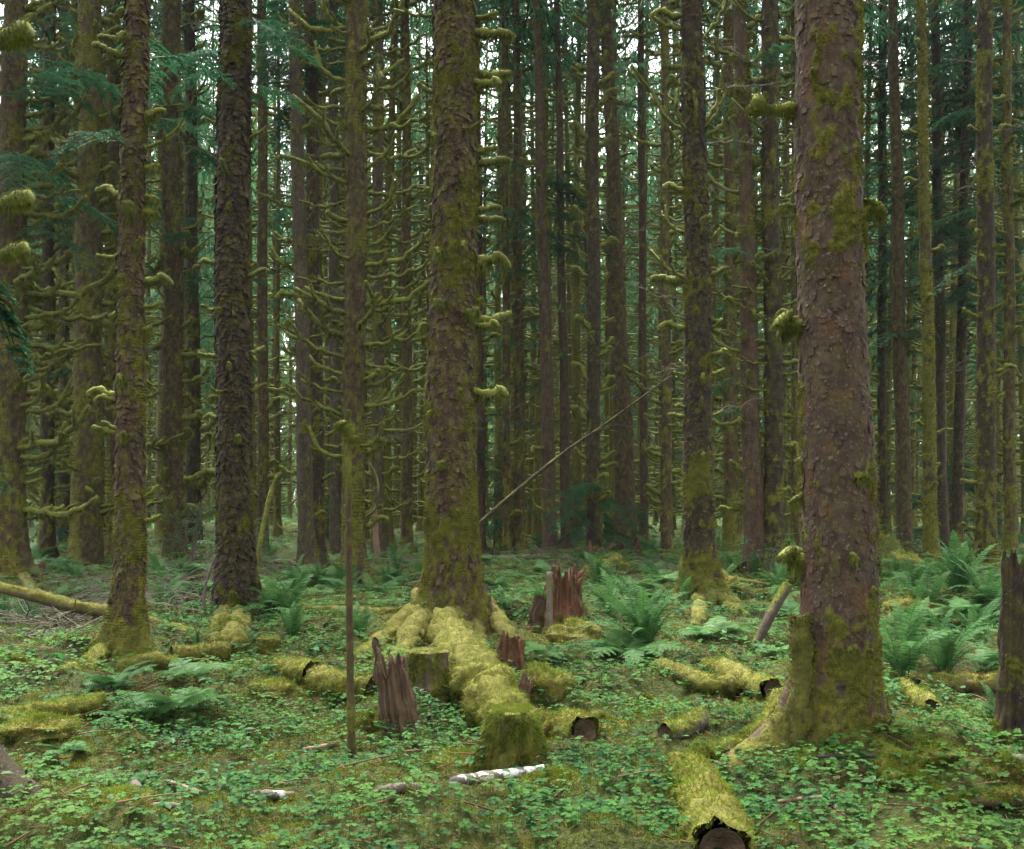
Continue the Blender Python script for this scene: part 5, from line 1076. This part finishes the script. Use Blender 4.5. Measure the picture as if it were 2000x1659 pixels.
# ------------------------------------------------------------------ moss hummocks
def hummock(label, px, py, wpx, hpx, seed, fuzz=2500, tint=.55, group=None, mat='log_moss'):
    rng = np.random.default_rng(seed + 800); b = gp(px, py); s = b.y / FPX; r, h = wpx / 2 * s, hpx * s; nt_, nr = 36, 16
    th = np.arange(nt_) * 2 * math.pi / nt_; ph = np.linspace(-.35, math.pi / 2, nr)
    D_ = np.stack([np.outer(np.cos(ph), np.cos(th)), np.outer(np.cos(ph), np.sin(th)), np.outer(np.sin(ph), np.ones(nt_))], -1).reshape(-1, 3)
    k = 1 + .30 * fbm(D_ * 1.7 + seed, seed, 3) + .10 * fbm(D_ * 7 + seed, seed + 1, 2)
    V = D_ * k[:, None] * [r, r * .8, h]; b.y += r * .5
    i = np.arange(nr - 1)[:, None] * nt_; j = np.arange(nt_)[None]; kk = (j + 1) % nt_
    m = np.clip(smooth(-.5, .3, D_[:, 2] + .8 * fbm(D_ * 3 + seed, seed + 2, 2) + .3), 0, 1)
    o = put('moss_hummock', Geo().add(V, np.stack([i + j, i + kk, i + nt_ + kk, i + nt_ + j], -1).reshape(-1, 4), m, .5).mesh('moss_hummock', mat), None, b, (0, 0, 0), 1.0, label=label, category='moss mound', group=group)
    w = m + .01; q = rng.choice(len(V), fuzz, p=w / w.sum()); gm = Geo(); px_ = b.y / 1050
    blades(gm, V[q] + rng.normal(size=(fuzz, 3)) * r * .05, norm(D_[q] / [1, 1, .6]), max(.028, 2.2 * px_), max(.0045, .75 * px_), .1, rng, .7, tint=np.clip(tint + .3 * D_[q][:, 2] + .4 * fbm(V[q] * 7, seed + 4, 2), 0, 1))
    put('moss', gm.mesh('moss', 'moss_fuzz', False), o, kind='stuff')
hummock('bright yellow moss dome beside the huge spruce in the back rows', 1738, 1098, 52, 44, 1, 1800, .8)
hummock('long yellow moss heap below the bright moss dome', 1772, 1128, 84, 34, 2, 2000, .65)
hummock('brown-green moss hump beneath the block stump', 900, 1505, 120, 26, 3, 5000, .4)
hummock('moss hump carrying the root tangle by the fat fallen log', 1062, 1378, 110, 46, 4, 5000, .55)
hummock('low moss swell right beside the rotten-ended short log', 1180, 1432, 110, 22, 5, 4000, .45)
hummock('round grassy moss tuft in the clover below the bracken', 1262, 1382, 40, 24, 6, 1500, .4)
hummock('moss swell at the tip of the white-blotched stick', 1085, 1540, 110, 22, 7, 5000, .45)
hummock('yellow moss mound on the root of the huge spruce', 1775, 1528, 110, 40, 8, 6000, .6)
hummock('moss mound under the grey cut log end', 1975, 1530, 90, 30, 9, 3500, .4)
hummock('small yellow moss mound above the sawn stump', 545, 1300, 60, 18, 10, 1800, .6)
hummock('moss mound at the base of the rounded mossy log', 528, 1362, 110, 26, 11, 3500, .4)
hummock('golden moss swell before the dark bracken', 60, 1460, 150, 24, 12, 5000, .6)
hummock('leaf-dotted moss swell by the orange stick', 210, 1590, 160, 30, 13, 6000, .5)
hummock('mossy rise under the shaggy scaled trunk', 440, 1250, 80, 40, 14, 3000, .4)
hummock('moss mound around the feet of the crumbling stump', 1120, 1246, 110, 34, 15, 3000, .35)
hummock('moss bank in the shade past the huge spruce', 1790, 1200, 120, 30, 16, 2500, .35)
hummock('moss bank below the mossy log in the dark', 1850, 1462, 120, 22, 17, 3500, .45)
hummock('yellow moss rise at the foot of the thin pole', 720, 1420, 70, 22, 18, 3000, .5)
fern('bracken mantle over the uprooted dark stump', 1190, 1132, 62, 'bracken', 12, steep=(.2, .7))
hummock('dark mossy root mound behind the crumbling stump', 1190, 1125, 110, 46, 21, 2600, .35)
fern('dim sword fern under the violet-grey spruce', 1855, 1122, 60, n=16, steep=(.3, 1.0))
fern('sword fern spilling beside the long yellow moss heap', 1810, 1172, 80, n=18, steep=(.2, .9))
fern('broad bracken between the two largest shaded sword ferns', 1885, 1225, 80, 'bracken', 9, steep=(.1, .5))
fern('sword fern at the far side of the tall dark snag', 1985, 1215, 80, n=16, steep=(.3, .9))
fern('yellowish bracken behind the grey leaning log', 1545, 1215, 55, 'bracken', 8, steep=(.1, .5))
fern('bracken between the middle spruce and the armed one', 770, 1150, 50, 'bracken', 9, steep=(.1, .5))
fern('sword fern before the grey-brown spruce', 620, 1150, 50, n=14, steep=(.3, 1.0))
